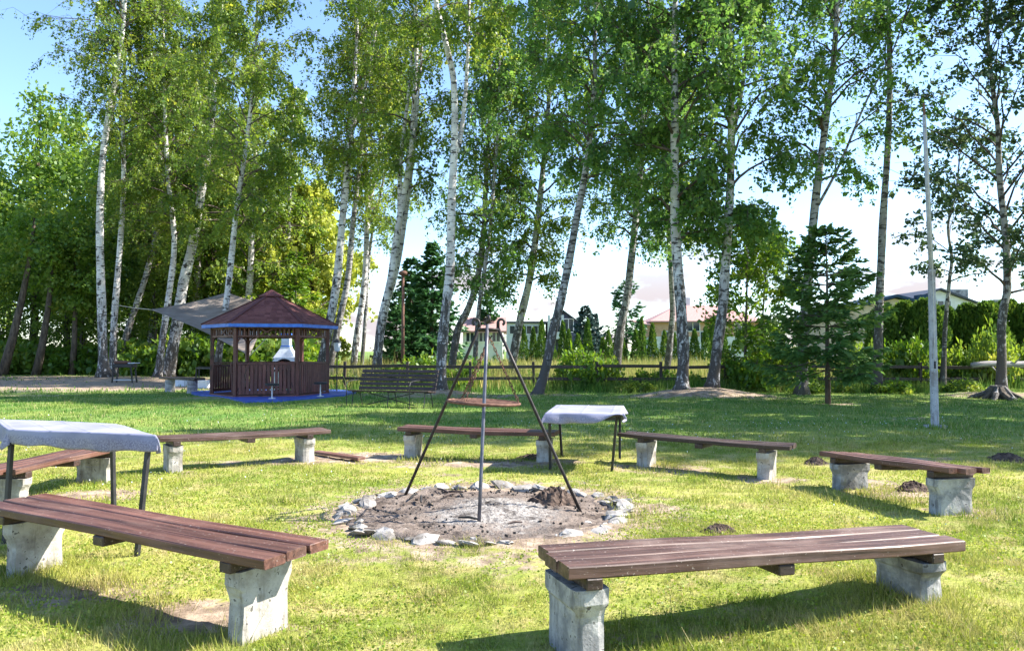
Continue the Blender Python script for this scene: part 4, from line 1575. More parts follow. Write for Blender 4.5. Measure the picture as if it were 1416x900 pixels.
# ------------------------------------------------------------------ things by the gazebo
def log_bench():
    a, b = Vector((*gnd(229, 541), 0)), Vector((*gnd(272, 543.5), 0))
    c = (a + b) / 2
    r = empty('log_bench', (c.x, c.y, 0), 'rough slab bench on two log stumps beside the gazebo', 'bench')
    for (px, py) in ((235, 541.5), (266, 543.5)):
        p = gnd(px, py)
        mb = MB(); mb.lathe((p[0], p[1], -0.03), [(0.19, 0), (0.17, 0.1), (0.165, 0.46)], 12); mb.build('stump', M['grey_log'], r)
    h = Vector((0, 0, 0.485))
    d = (b - a).normalized()
    mb = MB(); mb.bar(a - d * 0.12 + h, b + d * 0.2 + h, 0.42, 0.085, ch=0.02); mb.build('seat_slab', M['batten'], r)


log_bench()


def thin_table():
    pts = [gnd(271, 534), gnd(294, 535), gnd(297, 531), gnd(275, 530)]
    c = np.mean(np.array(pts), 0)
    t = empty('side_table', (c[0], c[1], 0), 'thin black metal table behind the log bench', 'table')
    for (x, y) in pts:
        mb = MB(); mb.bar((x, y, -0.03), (x, y, 0.72), 0.045, 0.045); mb.build('leg', M['black'], t)
    mb = MB(); mb.prism([(p[0] + (p[0] - c[0]) * 0.06, p[1] + (p[1] - c[1]) * 0.06) for p in pts], 0.715, 0.76); mb.build('table_top', M['black'], t)


thin_table()
for (px, py, w, lab) in ((249, 534.5, 0.45, 'pale blue plastic crate on the ground between the two stumps of the log bench'), (280, 536.5, 0.42, 'pale plastic crate on the ground under the thin black table')):
    x, y = gnd(px, py)
    c = empty('plastic_crate', (x, y, 0), lab, 'crate', 'plastic crates by the log bench')
    mb = MB()
    for (dx, dy, sx, sy) in ((-w / 2, 0, 0.02, 0.34), (w / 2, 0, 0.02, 0.34), (0, -0.16, w - 0.021, 0.02), (0, 0.16, w - 0.021, 0.02)):
        mb.box((x + dx, y + dy, 0.145), (sx, sy, 0.27))
    mb.box((x, y, 0.012), (w - 0.021, 0.30, 0.02))
    mb.build('shell', M['plastic_white'], c)
    mb = MB(); mb.bar((x - w / 2 - 0.015, y - 0.18, 0.285), (x + w / 2 + 0.015, y - 0.18, 0.285), 0.03, 0.03)
    mb.bar((x - w / 2 - 0.015, y + 0.18, 0.285), (x + w / 2 + 0.015, y + 0.18, 0.285), 0.03, 0.03)
    mb.build('rim', M['plastic_white'], c)


def barbecue():
    x, y = gnd(172, 529.5)
    g = empty('barbecue', (x, y, 0), 'small black box barbecue on thin legs under the tall birches', 'barbecue')
    for (a, b) in ((-0.42, -0.2), (0.42, -0.2), (-0.42, 0.2), (0.42, 0.2)):
        mb = MB(); mb.bar((x + a * 1.1, y + b, -0.02), (x + a * 0.9, y + b, 0.72), 0.05, 0.05); mb.build('leg', M['black'], g)
    mb = MB(); mb.box((x, y, 0.78), (0.92, 0.5, 0.16), ch=0.02); mb.build('fire_box', M['black'], g)
    mb = MB(); mb.box((x - 0.1, y, 0.93), (0.62, 0.44, 0.14), ch=0.05); mb.build('lid', M['rust'], g)
    mb = MB(); mb.box((x + 0.42, y, 0.90), (0.34, 0.44, 0.03)); mb.build('side_shelf', M['plastic_white'], g)
    mb = MB(); mb.box((x, y, 0.14), (0.8, 0.36, 0.03)); mb.build('lower_shelf', M['zinc'], g)


barbecue()


def garden_lamp():
    p = at(466, 500, 26.5)
    g = empty('garden_lamp', (p.x, p.y, 0), 'thin dark garden lamp post with pale lantern beside the gazebo', 'lamp')
    mb = MB(); mb.lathe((p.x, p.y, -0.03), [(0.06, 0), (0.06, 0.06), (0.022, 0.1), (0.02, 1.45)], 8); mb.build('post', M['black'], g)
    mb = MB(); mb.lathe((p.x, p.y, 0), [(0.05, 1.42), (0.10, 1.46), (0.13, 1.72), (0.12, 1.74)], 6); mb.build('lantern', M['plastic_white'], g)
    mb = MB(); mb.lathe((p.x, p.y, 0), [(0.16, 1.74), (0.15, 1.76), (0.02, 1.88)], 6); mb.build('cap', M['black'], g)


garden_lamp()


def rusty_post():
    p = at(557, 485, 30.5)
    zt_ = at(557, 381, 30.5).z
    g = empty('rusty_lamp_post', (p.x, p.y, 0), 'tall thin rusty post with a round cap beyond the fence', 'post')
    mb = MB(); mb.tube([(p.x, p.y, -0.05), (p.x, p.y, zt_)], [0.075, 0.055], 10); mb.build('post', M['rust'], g, True)
    mb = MB(); mb.lathe((p.x, p.y, zt_), [(0.07, -0.02), (0.17, 0.03), (0.19, 0.10), (0.14, 0.17), (0.04, 0.21)], 12); mb.build('cap', M['rust'], g, True)


rusty_post()


def flag_pole():
    x, y = gnd(1293, 590)
    g = empty('flag_pole', (x, y, 0), 'tall pale two stage flag pole standing alone on the lawn', 'flag pole')
    D_ = y
    b = Vector((x, y, -0.1))
    j = at(1288, 377, D_)
    t = at(1278, 160, D_)
    tt = at(1277.5, 143, D_)
    mb = MB(); mb.tube([b, b.lerp(j, 0.5), j], [0.074, 0.070, 0.066], 8); mb.build('lower_mast', M['pole'], g)
    mb = MB(); mb.tube([j - Vector((0, 0, 0.02)), j + Vector((0, 0, 0.05))], [0.076, 0.073], 10); mb.build('collar', M['pole'], g)
    mb = MB(); mb.tube([j, j.lerp(t, 0.5), t], [0.046, 0.042, 0.034], 10); mb.build('upper_mast', M['pole'], g, True)
    mb = MB(); mb.tube([t, tt], [0.024, 0.018], 8); mb.build('tip', M['rust'], g)
    c = b.lerp(j, 0.42) + Vector((-0.02, -0.085, 0))
    mb = MB(); mb.bar(c - Vector((0, 0, 0.07)), c + Vector((0, 0, 0.07)), 0.025, 0.025); mb.bar(c + Vector((0, 0.03, 0)), c, 0.02, 0.02); mb.build('cleat', M['iron'], g)
    mb = MB(); mb.tube([c, j + Vector((-0.03, -0.10, 0)), j.lerp(t, 0.5) + Vector((-0.02, -0.07, 0)), t + Vector((0, -0.045, 0))], 0.006, 4); mb.build('halyard', M['rope'], g)
    mb = MB(); mb.lathe((x, y, -0.05), [(0.24, 0), (0.22, 0.07), (0.20, 0.085)], 14); mb.build('footing', M['concrete_old'], g)


flag_pole()

# loose board, molehills, fallen trunk, stump
x0, y0 = gnd(436, 628); x1, y1 = gnd(500, 637)
mb = MB(); mb.bar((x0, y0, 0.035), (x1, y1, 0.03), 0.13, 0.035, ch=0.004)
tag(mb.build('loose_board', M['bench_wood']), 'loose brown board lying on bare soil by a bench', 'board')
for (px, py, r, h, lab) in ((1128, 639, 0.19, 0.09, 'low dark molehill between two benches in shade'), (1393, 636, 0.30, 0.10, 'dark molehill on the lawn behind the four board bench'),
                            (995, 738, 0.15, 0.06, 'small dark heap of soil behind the sagging bench'), (1262, 676, 0.22, 0.09, 'soil heap under the four board bench'),
                            (735, 633, 0.2, 0.06, 'dark soil heap under the bench beyond the fire pit')):
    x, y = gnd(px, py)
    tag(lumpy_mound('molehill', x, y, r, h, M['dirt_pile'], int(px), None, 0.3), lab, 'molehill', 'heaps of loose soil on the lawn')
rgp = np.random.default_rng(77)
mb = MB()
for k in range(3):
    pass
a, b = at(1344, 505, 27.0), at(1440, 502, 27.2)
mb.tube([a.lerp(b, t) + Vector((0, 0, 0.03 * math.sin(t * 7))) for t in np.linspace(0, 1, 8)], [0.10, 0.10, 0.11, 0.11, 0.12, 0.12, 0.12, 0.12], 9)
fl = empty('fallen_trunk', ((a.x + b.x) / 2, a.y, a.z), 'pale bare birch pole laid level across the fence', 'tree trunk')
mb.build('trunk', M['grey_log'], fl, True)
for k, t in enumerate((0.25, 0.6, 0.85)):
    mb = MB()
    p = a.lerp(b, t)
    mb.tube([p, p + Vector((0.05, -0.12, 0.12 if k % 2 else -0.1)), p + Vector((0.1, -0.2, 0.2 if k % 2 else -0.2))], [0.03, 0.025, 0.012], 5)
    mb.build('branch_stub', M['grey_log'], fl)


def stump():
    x, y = gnd(1380, 552)
    s = empty('tree_stump', (x, y, 0), 'pale root stump sprawling at the foot of the slender edge birch', 'stump')
    mb = MB()
    mb.lathe((x, y, -0.05), [(0.34, 0), (0.27, 0.2), (0.22, 0.40), (0.20, 0.46), (0.14, 0.44)], 12)
    mb.build('core', M['birch_bark'], s)
    for k, a in enumerate((3.3, 4.0, 4.6, 5.2, 5.9, 2.6, 0.3)):
        mb = MB()
        ln = 0.42 + 0.12 * (k % 3)
        d = Vector((math.cos(a), math.sin(a), 0))
        o = Vector((x, y, 0))
        mb.tube([o + d * 0.16 + Vector((0, 0, 0.32)), o + d * 0.28 + Vector((0, 0, 0.18)), o + d * ln + Vector((0, 0, 0.05)), o + d * (ln + 0.2) - Vector((0, 0, 0.06))], [0.10, 0.10, 0.075, 0.04], 7)
        mb.build('root', M['birch_bark'] if k % 2 else M['dark_bark'], s)


stump()


# ------------------------------------------------------------------ rail fence
def rail_fence():
    root = empty('rail_fence', (4.0, 28.0, 0), 'low dark brown wooden fence with two rails along the lawn edge', 'fence')
    line = lambda x: 28.2 - 0.03 * x
    xs = np.arange(-8.6, 24, 2.35)
    rg = np.random.default_rng(5)
    for i, x in enumerate(xs):
        mb = MB(); mb.box((x, line(x), 0.50), (0.10, 0.10, 1.10), 0.02 * rg.normal(), 0.02 * rg.normal(), 0.02 * rg.normal(), ch=0.008); mb.build('post', M['fence_wood'], root)
        if i + 1 < len(xs):
            x2 = xs[i + 1]
            for z in (0.42, 0.87):
                z1, z2 = z + 0.02 * rg.normal(), z + 0.02 * rg.normal()
                mb = MB(); mb.bar((x + 0.012, line(x) - 0.072, z1), (x2 - 0.012, line(x2) - 0.072, z2), 0.035, 0.115, ch=0.004); mb.build('rail', M['fence_wood'], root)


rail_fence()


def left_fence():
    root = empty('rail_fence', (-26.0, 50.5, 0), 'dark two rail fence in the shade of the wood behind the birches', 'fence')
    xs = np.arange(-36, -9, 3.0)
    for i, x in enumerate(xs):
        mb = MB(); mb.box((x, 50.5, 0.5), (0.12, 0.12, 1.1)); mb.build('post', M['fence_wood'], root)
        if i + 1 < len(xs):
            for z in (0.45, 0.9):
                mb = MB(); mb.bar((x + 0.01, 50.42, z), (xs[i + 1] - 0.01, 50.42, z), 0.035, 0.12); mb.build('rail', M['fence_wood'], root)


left_fence()

# ------------------------------------------------------------------ houses beyond the meadow
M['wall_white'] = mat_simple('white_plaster', (0.62, 0.61, 0.59), (0.74, 0.73, 0.71), 2, 0.9)
M['wall_orange'] = mat_simple('orange_plaster', (0.50, 0.30, 0.19), (0.60, 0.38, 0.25), 2, 0.9)
M['wall_cream'] = mat_simple('cream_plaster', (0.52, 0.43, 0.33), (0.62, 0.53, 0.42), 2, 0.9)
M['roof_red'] = mat_simple('red_roof_tiles', (0.34, 0.19, 0.17), (0.46, 0.28, 0.25), 4, 0.9, (6, 1, 1))
M['roof_dark'] = mat_simple('dark_roof', (0.03, 0.035, 0.05), (0.06, 0.065, 0.085), 3, 0.6)
M['wall_navy'] = mat_simple('navy_cladding', (0.035, 0.04, 0.075), (0.06, 0.065, 0.12), 3, 0.7, (5, 5, 1))
M['blue_dark'] = mat_simple('slate_blue_trim', (0.025, 0.05, 0.09), (0.04, 0.075, 0.13), 3, 0.95, spec=0.1)
M['frame'] = mat_simple('white_window_frame', (0.65, 0.65, 0.64), (0.75, 0.75, 0.74), 4, 0.5)


def mat_glass():
    m, nt, out = new_mat('window_glass')
    finish(nt, out, (0.03, 0.04, 0.05), 0.08, None, spec=0.8)
    return m


M['glass'] = mat_glass()


def window(parent, x, y, z, w, h):
    """window on a wall that faces the camera (-y); y is the wall face"""
    fr = MB()
    t = 0.09
    fr.box((x - w / 2, y - 0.03, z), (t, 0.08, h)); fr.box((x + w / 2, y - 0.03, z), (t, 0.08, h))
    fr.box((x, y - 0.03, z), (t * 0.8, 0.07, h - t))
    fr.box((x, y - 0.031, z - h / 2), (w - t, 0.08, t)); fr.box((x, y - 0.031, z + h / 2), (w - t, 0.08, t))
    o = fr.build('window', M['frame'], parent)
    mb = MB(); mb.box((x, y - 0.012, z), (w - 0.05, 0.02, h - 0.05)); mb.build('pane', M['glass'], o)


def gable(mb, x0, x1, y0, y1, ze, zr, over=0.4, along='x', th=0.18):
    """pitched roof as two slabs with thickness; ridge runs along x or y"""
    if along == 'x':
        ym = (y0 + y1) / 2
        k = (zr - ze) / (ym - y0)
        for s_ in (-1, 1):
            ye = y0 - over if s_ < 0 else y1 + over
            zl = ze - k * over
            pts = [(x0 - over, ye, zl), (x1 + over, ye, zl), (x1 + over, ym, zr), (x0 - over, ym, zr)]
            v = pts + [(p[0], p[1], p[2] + th) for p in pts]
            mb.add(v, [(0, 1, 2, 3), (4, 7, 6, 5), (0, 4, 5, 1), (1, 5, 6, 2), (2, 6, 7, 3), (3, 7, 4, 0)])
    else:
        xm = (x0 + x1) / 2
        k = (zr - ze) / (xm - x0)
        for s_ in (-1, 1):
            xe = x0 - over if s_ < 0 else x1 + over
            zl = ze - k * over
            pts = [(xe, y0 - over, zl), (xe, y1 + over, zl), (xm, y1 + over, zr), (xm, y0 - over, zr)]
            v = pts + [(p[0], p[1], p[2] + th) for p in pts]
            mb.add(v, [(0, 1, 2, 3), (4, 7, 6, 5), (0, 4, 5, 1), (1, 5, 6, 2), (2, 6, 7, 3), (3, 7, 4, 0)])


def gable_wall(mb, x0, x1, y, ze, zr, th=0.25):
    xm = (x0 + x1) / 2
    p = [(x0, ze), (x1, ze), (xm, zr)]
    v = [(a, y, z) for a, z in p] + [(a, y + th, z) for a, z in p]
    mb.add(v, [(0, 1, 2), (5, 4, 3), (0, 3, 4, 1), (1, 4, 5, 2), (2, 5, 3, 0)])


def red_house():
    D_ = 88.0
    x0, x1 = at(905, 470, D_).x, at(1052, 470, D_).x
    ze, zr = at(950, 444, D_).z, at(950, 422, D_ + 4).z
    h = empty('house', ((x0 + x1) / 2, D_, 0), 'white and orange house with a red tiled roof beyond the conifer row', 'house')
    mb = MB(); mb.box(((x0 + x1) / 2, D_ + 4.5, 1.55), (x1 - x0, 9, 3.1)); mb.build('wall', M['wall_white'], h)
    mb = MB(); mb.box(((x0 + x1) / 2, D_ + 4.5, (3.1 + ze) / 2), (x1 - x0 - 0.02, 8.98, ze - 3.1)); mb.build('upper_wall', M['wall_orange'], h)
    mb = MB()
    xm0, xm1, ym = x0 + 3.6, x1 - 3.6, D_ + 4.5
    o = 0.6
    v = [(x0 - o, D_ - o, ze), (x1 + o, D_ - o, ze), (x1 + o, D_ + 9 + o, ze), (x0 - o, D_ + 9 + o, ze), (xm0, ym, zr), (xm1, ym, zr)]
    v2 = [(a, b, c - 0.15) for a, b, c in v[:4]]
    mb.add(v + v2, [(0, 1, 5, 4), (1, 2, 5), (2, 3, 4, 5), (3, 0, 4), (6, 7, 1, 0), (7, 8, 2, 1), (8, 9, 3, 2), (9, 6, 0, 3), (9, 8, 7, 6)])
    rf = mb.build('roof', M['roof_red'], h)
    mb = MB(); mb.box((xm0 + 1.5, ym + 1, zr + 0.3), (0.6, 0.6, 1.4)); mb.build('chimney', M['wall_white'], rf)
    xl = at(886, 470, D_).x
    mb = MB(); v = [(xl - 0.3, D_ - 1, 4.35), (x0 - 0.62, D_ - 1, 4.35), (x0 - 0.62, D_ + 6, 5.1), (xl - 0.3, D_ + 6, 5.1)]
    mb.add(v + [(a, b, c + 0.18) for a, b, c in v], [(0, 3, 2, 1), (4, 5, 6, 7), (0, 1, 5, 4), (1, 2, 6, 5), (2, 3, 7, 6), (3, 0, 4, 7)]); mb.build('porch_roof', M['roof_red'], h)
    mb = MB(); mb.box((xl + 0.1, D_ - 0.6, 2.17), (0.25, 0.25, 4.35)); mb.build('porch_post', M['rust'], h)
    for (px, py, w, hh) in ((958, 451, 1.6, 1.2), (980, 466, 2.0, 1.3), (1025, 452, 1.5, 1.2), (925, 466, 1.6, 1.3)):
        p = at(px, py, D_)
        window(h, p.x, D_ if p.z < 3.1 else D_ + 0.008, p.z, w, hh)


red_house()


def modern_house():
    D_ = 100.0
    x0, x1 = at(700, 460, D_).x, at(753, 460, D_).x
    z1 = at(730, 447, D_).z
    h = empty('house', ((x0 + x1) / 2 + 3, D_, 0), 'white flat roofed house with a dark navy gabled wing', 'house')
    mb = MB(); mb.box(((x0 + x1) / 2, D_ + 4, z1 / 2), (x1 - x0, 8, z1)); mb.build('wall', M['wall_white'], h)
    mb = MB(); mb.box(((x0 + x1) / 2, D_ + 4, z1 + 0.13), (x1 - x0 + 0.5, 8.5, 0.24)); mb.build('flat_roof', M['roof_dark'], h)
    xa, xb = at(757, 460, D_ - 2).x, at(800, 460, D_ - 2).x
    ze, zr = at(780, 446, D_ - 2).z, at(780, 431, D_ - 2).z
    mb = MB(); mb.box(((xa + xb) / 2, D_ + 1, ze / 2), (xb - xa, 6, ze)); gable_wall(mb, xa, xb, D_ - 1.997, ze - 0.01, zr)
    mb.build('wing', M['wall_navy'], h)
    mb = MB(); gable(mb, xa, xb, D_ - 2, D_ + 4, ze, zr + 0.05, 0.4, 'y'); mb.build('roof', M['roof_dark'], h)
    mb = MB()
    for px in (759, 778): p = at(px, 455, D_ - 3.4); mb.box((p.x, D_ - 3.4, 3.0), (0.3, 0.3, 6.0))
    mb.build('balcony_post', M['wall_white'], h)
    mb = MB(); mb.box(((xa + xb) / 2 - 0.6, D_ - 2.75, 3.4), (xb - xa - 1.5, 1.49, 0.9)); mb.build('balcony', M['wall_white'], h)
    for (px, py) in ((768, 452), (786, 450)):
        p = at(px, py, D_ - 2); window(h, p.x, D_ - 2.0, p.z, 1.3, 1.7)
    for px in (712, 728, 744):
        p = at(px, 456, D_); window(h, p.x, D_, p.z, 1.4, 1.1)


modern_house()


def cottage():
    D_ = 72.0
    x0, x1 = at(640, 460, D_).x, at(695, 460, D_).x
    ze, zr = at(660, 458, D_).z, at(660, 441, D_ + 3).z
    h = empty('house', ((x0 + x1) / 2, D_, 0), 'small white cottage with a pale red roof behind the central birch', 'house')
    mb = MB(); mb.box(((x0 + x1) / 2, D_ + 3, ze / 2), (x1 - x0, 6, ze)); mb.build('wall', M['wall_white'], h)
    mb = MB(); gable(mb, x0, x1, D_, D_ + 6, ze, zr, 0.35, 'x'); mb.build('roof', M['roof_red'], h)
    for px in (650, 668, 686):
        p = at(px, 466, D_); window(h, p.x, D_, p.z, 0.8, 0.9)


cottage()


def right_houses():
    D_ = 58.0
    x0, x1 = at(1140, 430, D_).x, at(1335, 430, D_).x
    ze = at(1300, 437, D_).z
    zr = at(1230, 411, D_).z
    h = empty('house', ((x0 + x1) / 2, D_, 0), 'cream house with a dark blue roof edge behind the tall hedge', 'house')
    mb = MB(); mb.box(((x0 + x1) / 2, D_ + 3, ze / 2), (x1 - x0, 6, ze)); gable_wall(mb, x0, x1, D_ + 0.003, ze - 0.01, zr - 0.1); mb.build('wall', M['wall_cream'], h)
    mb = MB(); gable(mb, x0, x1, D_, D_ + 6, ze, zr, 0.45, 'y', 0.2); mb.build('roof', M['blue_dark'], h)
    p = at(1262, 436, D_); window(h, p.x, D_, 3.0, 1.2, 1.1)
    D2 = 70.0
    x0, x1 = at(1213, 430, D2).x, at(1385, 430, D2).x
    ze, zr = at(1300, 433, D2).z, at(1299, 401, D2).z
    h = empty('house', ((x0 + x1) / 2, D2, 0), 'white gabled house with black roof edges and two chimneys behind the tall hedge', 'house')
    mb = MB(); mb.box(((x0 + x1) / 2, D2 + 4, ze / 2), (x1 - x0, 8, ze)); gable_wall(mb, x0, x1, D2 + 0.003, ze - 0.01, zr - 0.05); mb.build('wall', M['wall_white'], h)
    mb = MB(); gable(mb, x0, x1, D2, D2 + 8, ze, zr, 0.4, 'y', 0.16); rf = mb.build('roof', M['roof_dark'], h)
    for (px, py, w) in ((1325, 404, 1.5), (1377, 418, 0.7)):
        p = at(px, py, D2 + 3); mb = MB(); mb.box((p.x, D2 + 3, p.z - 0.6), (w, 0.7, 1.7)); mb.build('chimney', M['concrete_old'], rf)
    p = at(1277, 408, D2 - 0.6); mb = MB(); mb.box((p.x, D2 - 0.65, p.z / 2), (1.2, 1.2, p.z)); mb.build('stair_tower', M['blue_dark'], h)
    window(h, at(1305, 422, D2).x, D2, at(1305, 424, D2).z, 1.3, 1.1)


right_houses()


# ------------------------------------------------------------------ birches
def catmull(pts, n):
    pts = [np.array(p, float) for p in pts]
    pts = [2 * pts[0] - pts[1]] + pts + [2 * pts[-1] - pts[-2]]
    out = []
    segs = len(pts) - 3
    for q in range(n + 1):
        t = q / n * segs
        i = min(int(t), segs - 1)
        u = t - i
        p0, p1, p2, p3 = pts[i], pts[i + 1], pts[i + 2], pts[i + 3]
        out.append(0.5 * ((2 * p1) + (-p0 + p2) * u + (2 * p0 - 5 * p1 + 4 * p2 - p3) * u * u + (-p0 + 3 * p1 - 3 * p2 + p3) * u ** 3))
    return np.array(out)


fk_scale = {'dark ivy': 0.5, 'small cr': 0.6}


def birch(name, trace, D_, r0, label, H=21.0, start=0.35, Rc=2.6, leaves=22000, seed=0, forks=(), leaf='birch_leaf', bark='birch_bark', droop=1.0, size=0.105, lean=None, group='birches along the edge of the lawn', base=None, low=0, depth_lean=0.0, lmax=46):
    rg = np.random.default_rng(seed + 1000)
    pts = [np.array(at(px, py, D_)) for px, py in trace]
    if base is None:
        b = pts[0].copy()
    else:
        b = np.array((at(base, 485, D_).x, D_, 0.0))
        pts = [b] + pts
    b = pts[0]
    gx, gy = b[0], b[1]
    pts[0] = np.array((gx, gy, float(gz(gx, gy)) - 0.12))
    for p in pts: p[1] += depth_lean * p[2]
    top = pts[-1]
    if top[2] < H:
        dr = pts[-1] - pts[-2]
        dr = dr / max(0.1, abs(dr[2]))
        n = max(2, int((H - top[2]) / 3))
        for i in range(1, n + 1):
            z = top[2] + (H - top[2]) * i / n
            k = z - top[2]
            pts.append(np.array((top[0] + dr[0] * k * 0.6 + 0.12 * rg.normal(), top[1] + 0.1 * rg.normal(), z)))
    path = catmull(pts, 46)
    Ht = path[-1, 2]
    root = empty(name, (float(gx), float(gy), float(gz(gx, gy))), label, 'tree', group)
    rad = [r0 * (0.12 + 0.88 * (1 - min(1, p[2] / Ht)) ** 0.85) for p in path]
    ph = rg.random(3) * 6
    fl = lambda t, a: 1 + 0.75 * math.exp(-t * Ht / 0.30) * (1 + 0.35 * math.sin(3 * a + ph[0]) + 0.25 * math.sin(5 * a + ph[1])) + 0.05 * math.sin(2 * a + 9 * t * 5 + ph[2]) + 0.03 * math.sin(40 * t + 3 * a)
    mb = MB()
    mb.tube([Vector(p) for p in path], rad, 11, True, fl)
    stems = [path]
    for fk in forks:
        fp = [np.array(at(px, py, D_ + dd)) for px, py, dd in fk]
        i = int(np.argmin(np.abs(path[:, 2] - fp[0][2])))
        fp[0] = path[i]
        for p in fp[1:]: p[1] += depth_lean * p[2]
        last = fp[-1]
        d = fp[-1] - fp[-2]; d = d / max(0.2, abs(d[2]))
        if last[2] < H - 2:
            for q in (0.5, 1.0):
                fp.append(np.array((last[0] + d[0] * 0.6 * q * (H - 1 - last[2]), last[1] + 0.1 * rg.normal(), last[2] + q * (H - 1 - last[2]))))
        p2 = catmull(fp, 22)
        rb = rad[i] * (0.78 if len(fk) > 3 or True else 1) * fk_scale.get(label[:8], 1.0)
        mb.tube([Vector(p) for p in p2], [rb * (1 - 0.85 * t / 22) for t in range(23)], 8, True)
        stems.append(p2)
    tr = mb.build('trunk', M[bark], root, True)
    # limbs and pendulous twigs
    lb = MB()
    P, T, S, TW = [], [], [], []
    z_start = start * Ht
    nl = lmax
    per = leaves * 1.15 / (nl * 6.0)
    Rc = Rc * 1.2
    size = size * 1.06
    for k in range(nl):
        t = (k + rg.random()) / nl
        st = stems[k % len(stems)] if len(stems) > 1 else path
        zs = z_start + t * (Ht - z_start) * 0.97
        if zs < st[0, 2] + 0.3: st = path
        i = int(np.argmin(np.abs(st[:, 2] - zs)))
        p0 = st[i]
        prof = (0.35 + 0.65 * math.sin(min(1, t * 1.9) * math.pi / 2)) * (1 - 0.78 * max(0, t - 0.35) / 0.65)
        if low and t < low: prof = 0.45
        ln = Rc * prof * (0.75 + 0.5 * rg.random())
        az = k * 2.39996 + rg.normal() * 0.35
        el = R(38) + 0.25 * rg.normal() + 0.5 * t
        d = np.array((math.cos(az) * math.cos(el), math.sin(az) * math.cos(el), math.sin(el)))
        n = 6
        lp = []
        for q in range(n + 1):
            u = q / n
            p = p0 + d * ln * u * 1.15 + np.array((0, 0, -0.42 * droop * ln * u * u))
            p = p + rg.normal(size=3) * 0.05 * ln * u
            lp.append(p)
        rr = max(0.012, min(0.06, rad[i] * 0.42) if st is path else 0.03)
        lb.tube([Vector(p) for p in lp], [rr * (1 - 0.85 * q / n) for q in range(n + 1)], 5, False)
        lp = np.array(lp)
        for s_ in range(6):
            u = 0.30 + 0.70 * (s_ + rg.random()) / 6
            j = min(int(u * n), n - 1)
            q0 = lp[j] * (1 - (u * n - j)) + lp[j + 1] * (u * n - j)
            a2 = az + (1 if s_ % 2 else -1) * (0.4 + 0.7 * rg.random())
            l2 = ln * (0.28 + 0.22 * rg.random()) + 0.25
            e2 = 0.15 + 0.3 * rg.normal()
            d2 = np.array((math.cos(a2) * math.cos(e2), math.sin(a2) * math.cos(e2), math.sin(e2)))
            q1 = q0 + d2 * l2 * 0.6
            q2 = q1 + d2 * l2 * 0.4 + np.array((0, 0, -0.35 * l2 * droop))
            lb.tube([Vector(q0), Vector(q1), Vector(q2)], [0.011, 0.008, 0.004], 3, False)
            m = int(per * (0.4 + 1.2 * rg.random()))
            if m < 4: m = 4
            ns = max(3, m // 11)
            tt = rg.random(ns)
            a_ = np.where(tt[:, None] < 0.6, q0 + (q1 - q0) * (tt[:, None] / 0.6), q1 + (q2 - q1) * ((tt[:, None] - 0.6) / 0.4))
            L3 = (0.25 + 0.9 * rg.random(ns) ** 1.5) * (0.35 + 0.75 * droop)
            dirs = rg.normal(size=(ns, 3)) * 0.30 + d2 * 0.25
            dirs[:, 2] = -1.0 * droop + (1 - droop) * 0.4 * rg.normal(size=ns)
            dirs = unit(dirs)
            TW.append(np.stack([a_, a_ + np.array((0.007, 0.004, 0.0)), a_ + dirs * L3[:, None]], 1))
            si = rg.integers(0, ns, m)
            w = rg.random(m)
            pos = a_[si] + dirs[si] * (L3[si] * w)[:, None] + rg.normal(size=(m, 3)) * (0.05 + 0.04 * (1 - droop))
            P.append(pos)
            ct = rg.normal() * 0.14
            T.append(np.clip(0.45 + ct + 0.16 * rg.normal(size=m), 0, 1))
            S.append(size * np.exp(0.36 * rg.normal(size=m)))
    lb.build('limbs', M['twig'], root)['kind'] = 'stuff'
    P, T, S = np.concatenate(P), np.concatenate(T), np.concatenate(S)
    V, Fc, T4 = leaf_arrays(P, S, T, 0.66, 0.6 * droop, rg)
    V = V - np.array(root.location)
    tw = np.concatenate(TW).reshape(-1, 3) - np.array(root.location)
    link('twigs', np_mesh('twigs', tw, np.arange(len(tw)).reshape(-1, 3), M['twig'], None, 3), root)['kind'] = 'stuff'
    link('crown', np_mesh('crown', V, Fc, M[leaf], T4), root)
    return root


B = birch
# the tall pair beside the barbecue
B('birch_tree', [(143, 524), (141, 440), (138, 330), (141, 230), (150, 160), (165, 80), (172, 20), (175, -60)], 39.0, 0.24, 'tall bright white birch beside the barbecue, with bare lower trunk', 24, 0.62, 3.0, 15000, 1,
  forks=[[(146, 200, 0), (158, 140, 0.3), (166, 60, 0.5), (170, 0, 0.6)]])
B('birch_tree', [(156, 522), (158, 440), (166, 340), (171, 250), (170, 170), (173, 60)], 41.0, 0.19, 'slimmer birch standing close behind the tall white birch by the barbecue', 23, 0.40, 3.0, 20000, 2)
B('birch_tree', [(164, 505), (176, 460), (191, 415), (205, 370), (220, 300), (228, 200)], 46.0, 0.22, 'strongly leaning dark based birch behind the barbecue', 20, 0.30, 3.4, 24000, 3, bark='birch_bark_grey', depth_lean=0.0)
B('birch_tree', [(218, 523), (226, 460), (236, 390), (241, 330), (232, 240), (228, 150)], 41.0, 0.19, 'slim birch of the leaning pair behind the log bench', 22, 0.34, 3.4, 26000, 4)
B('birch_tree', [(231, 520), (243, 460), (254, 390), (266, 340), (278, 270), (292, 180)], 42.5, 0.34, 'thick dark based birch of the leaning pair behind the log bench', 22, 0.34, 3.6, 28000, 5)
B('birch_tree', [(297, 529), (307, 460), (316, 395), (326, 300), (342, 190), (352, 100), (356, 0)], 35.5, 0.17, 'birch standing just left of the gazebo roof through the shade sail', 21, 0.34, 3.3, 30000, 6)
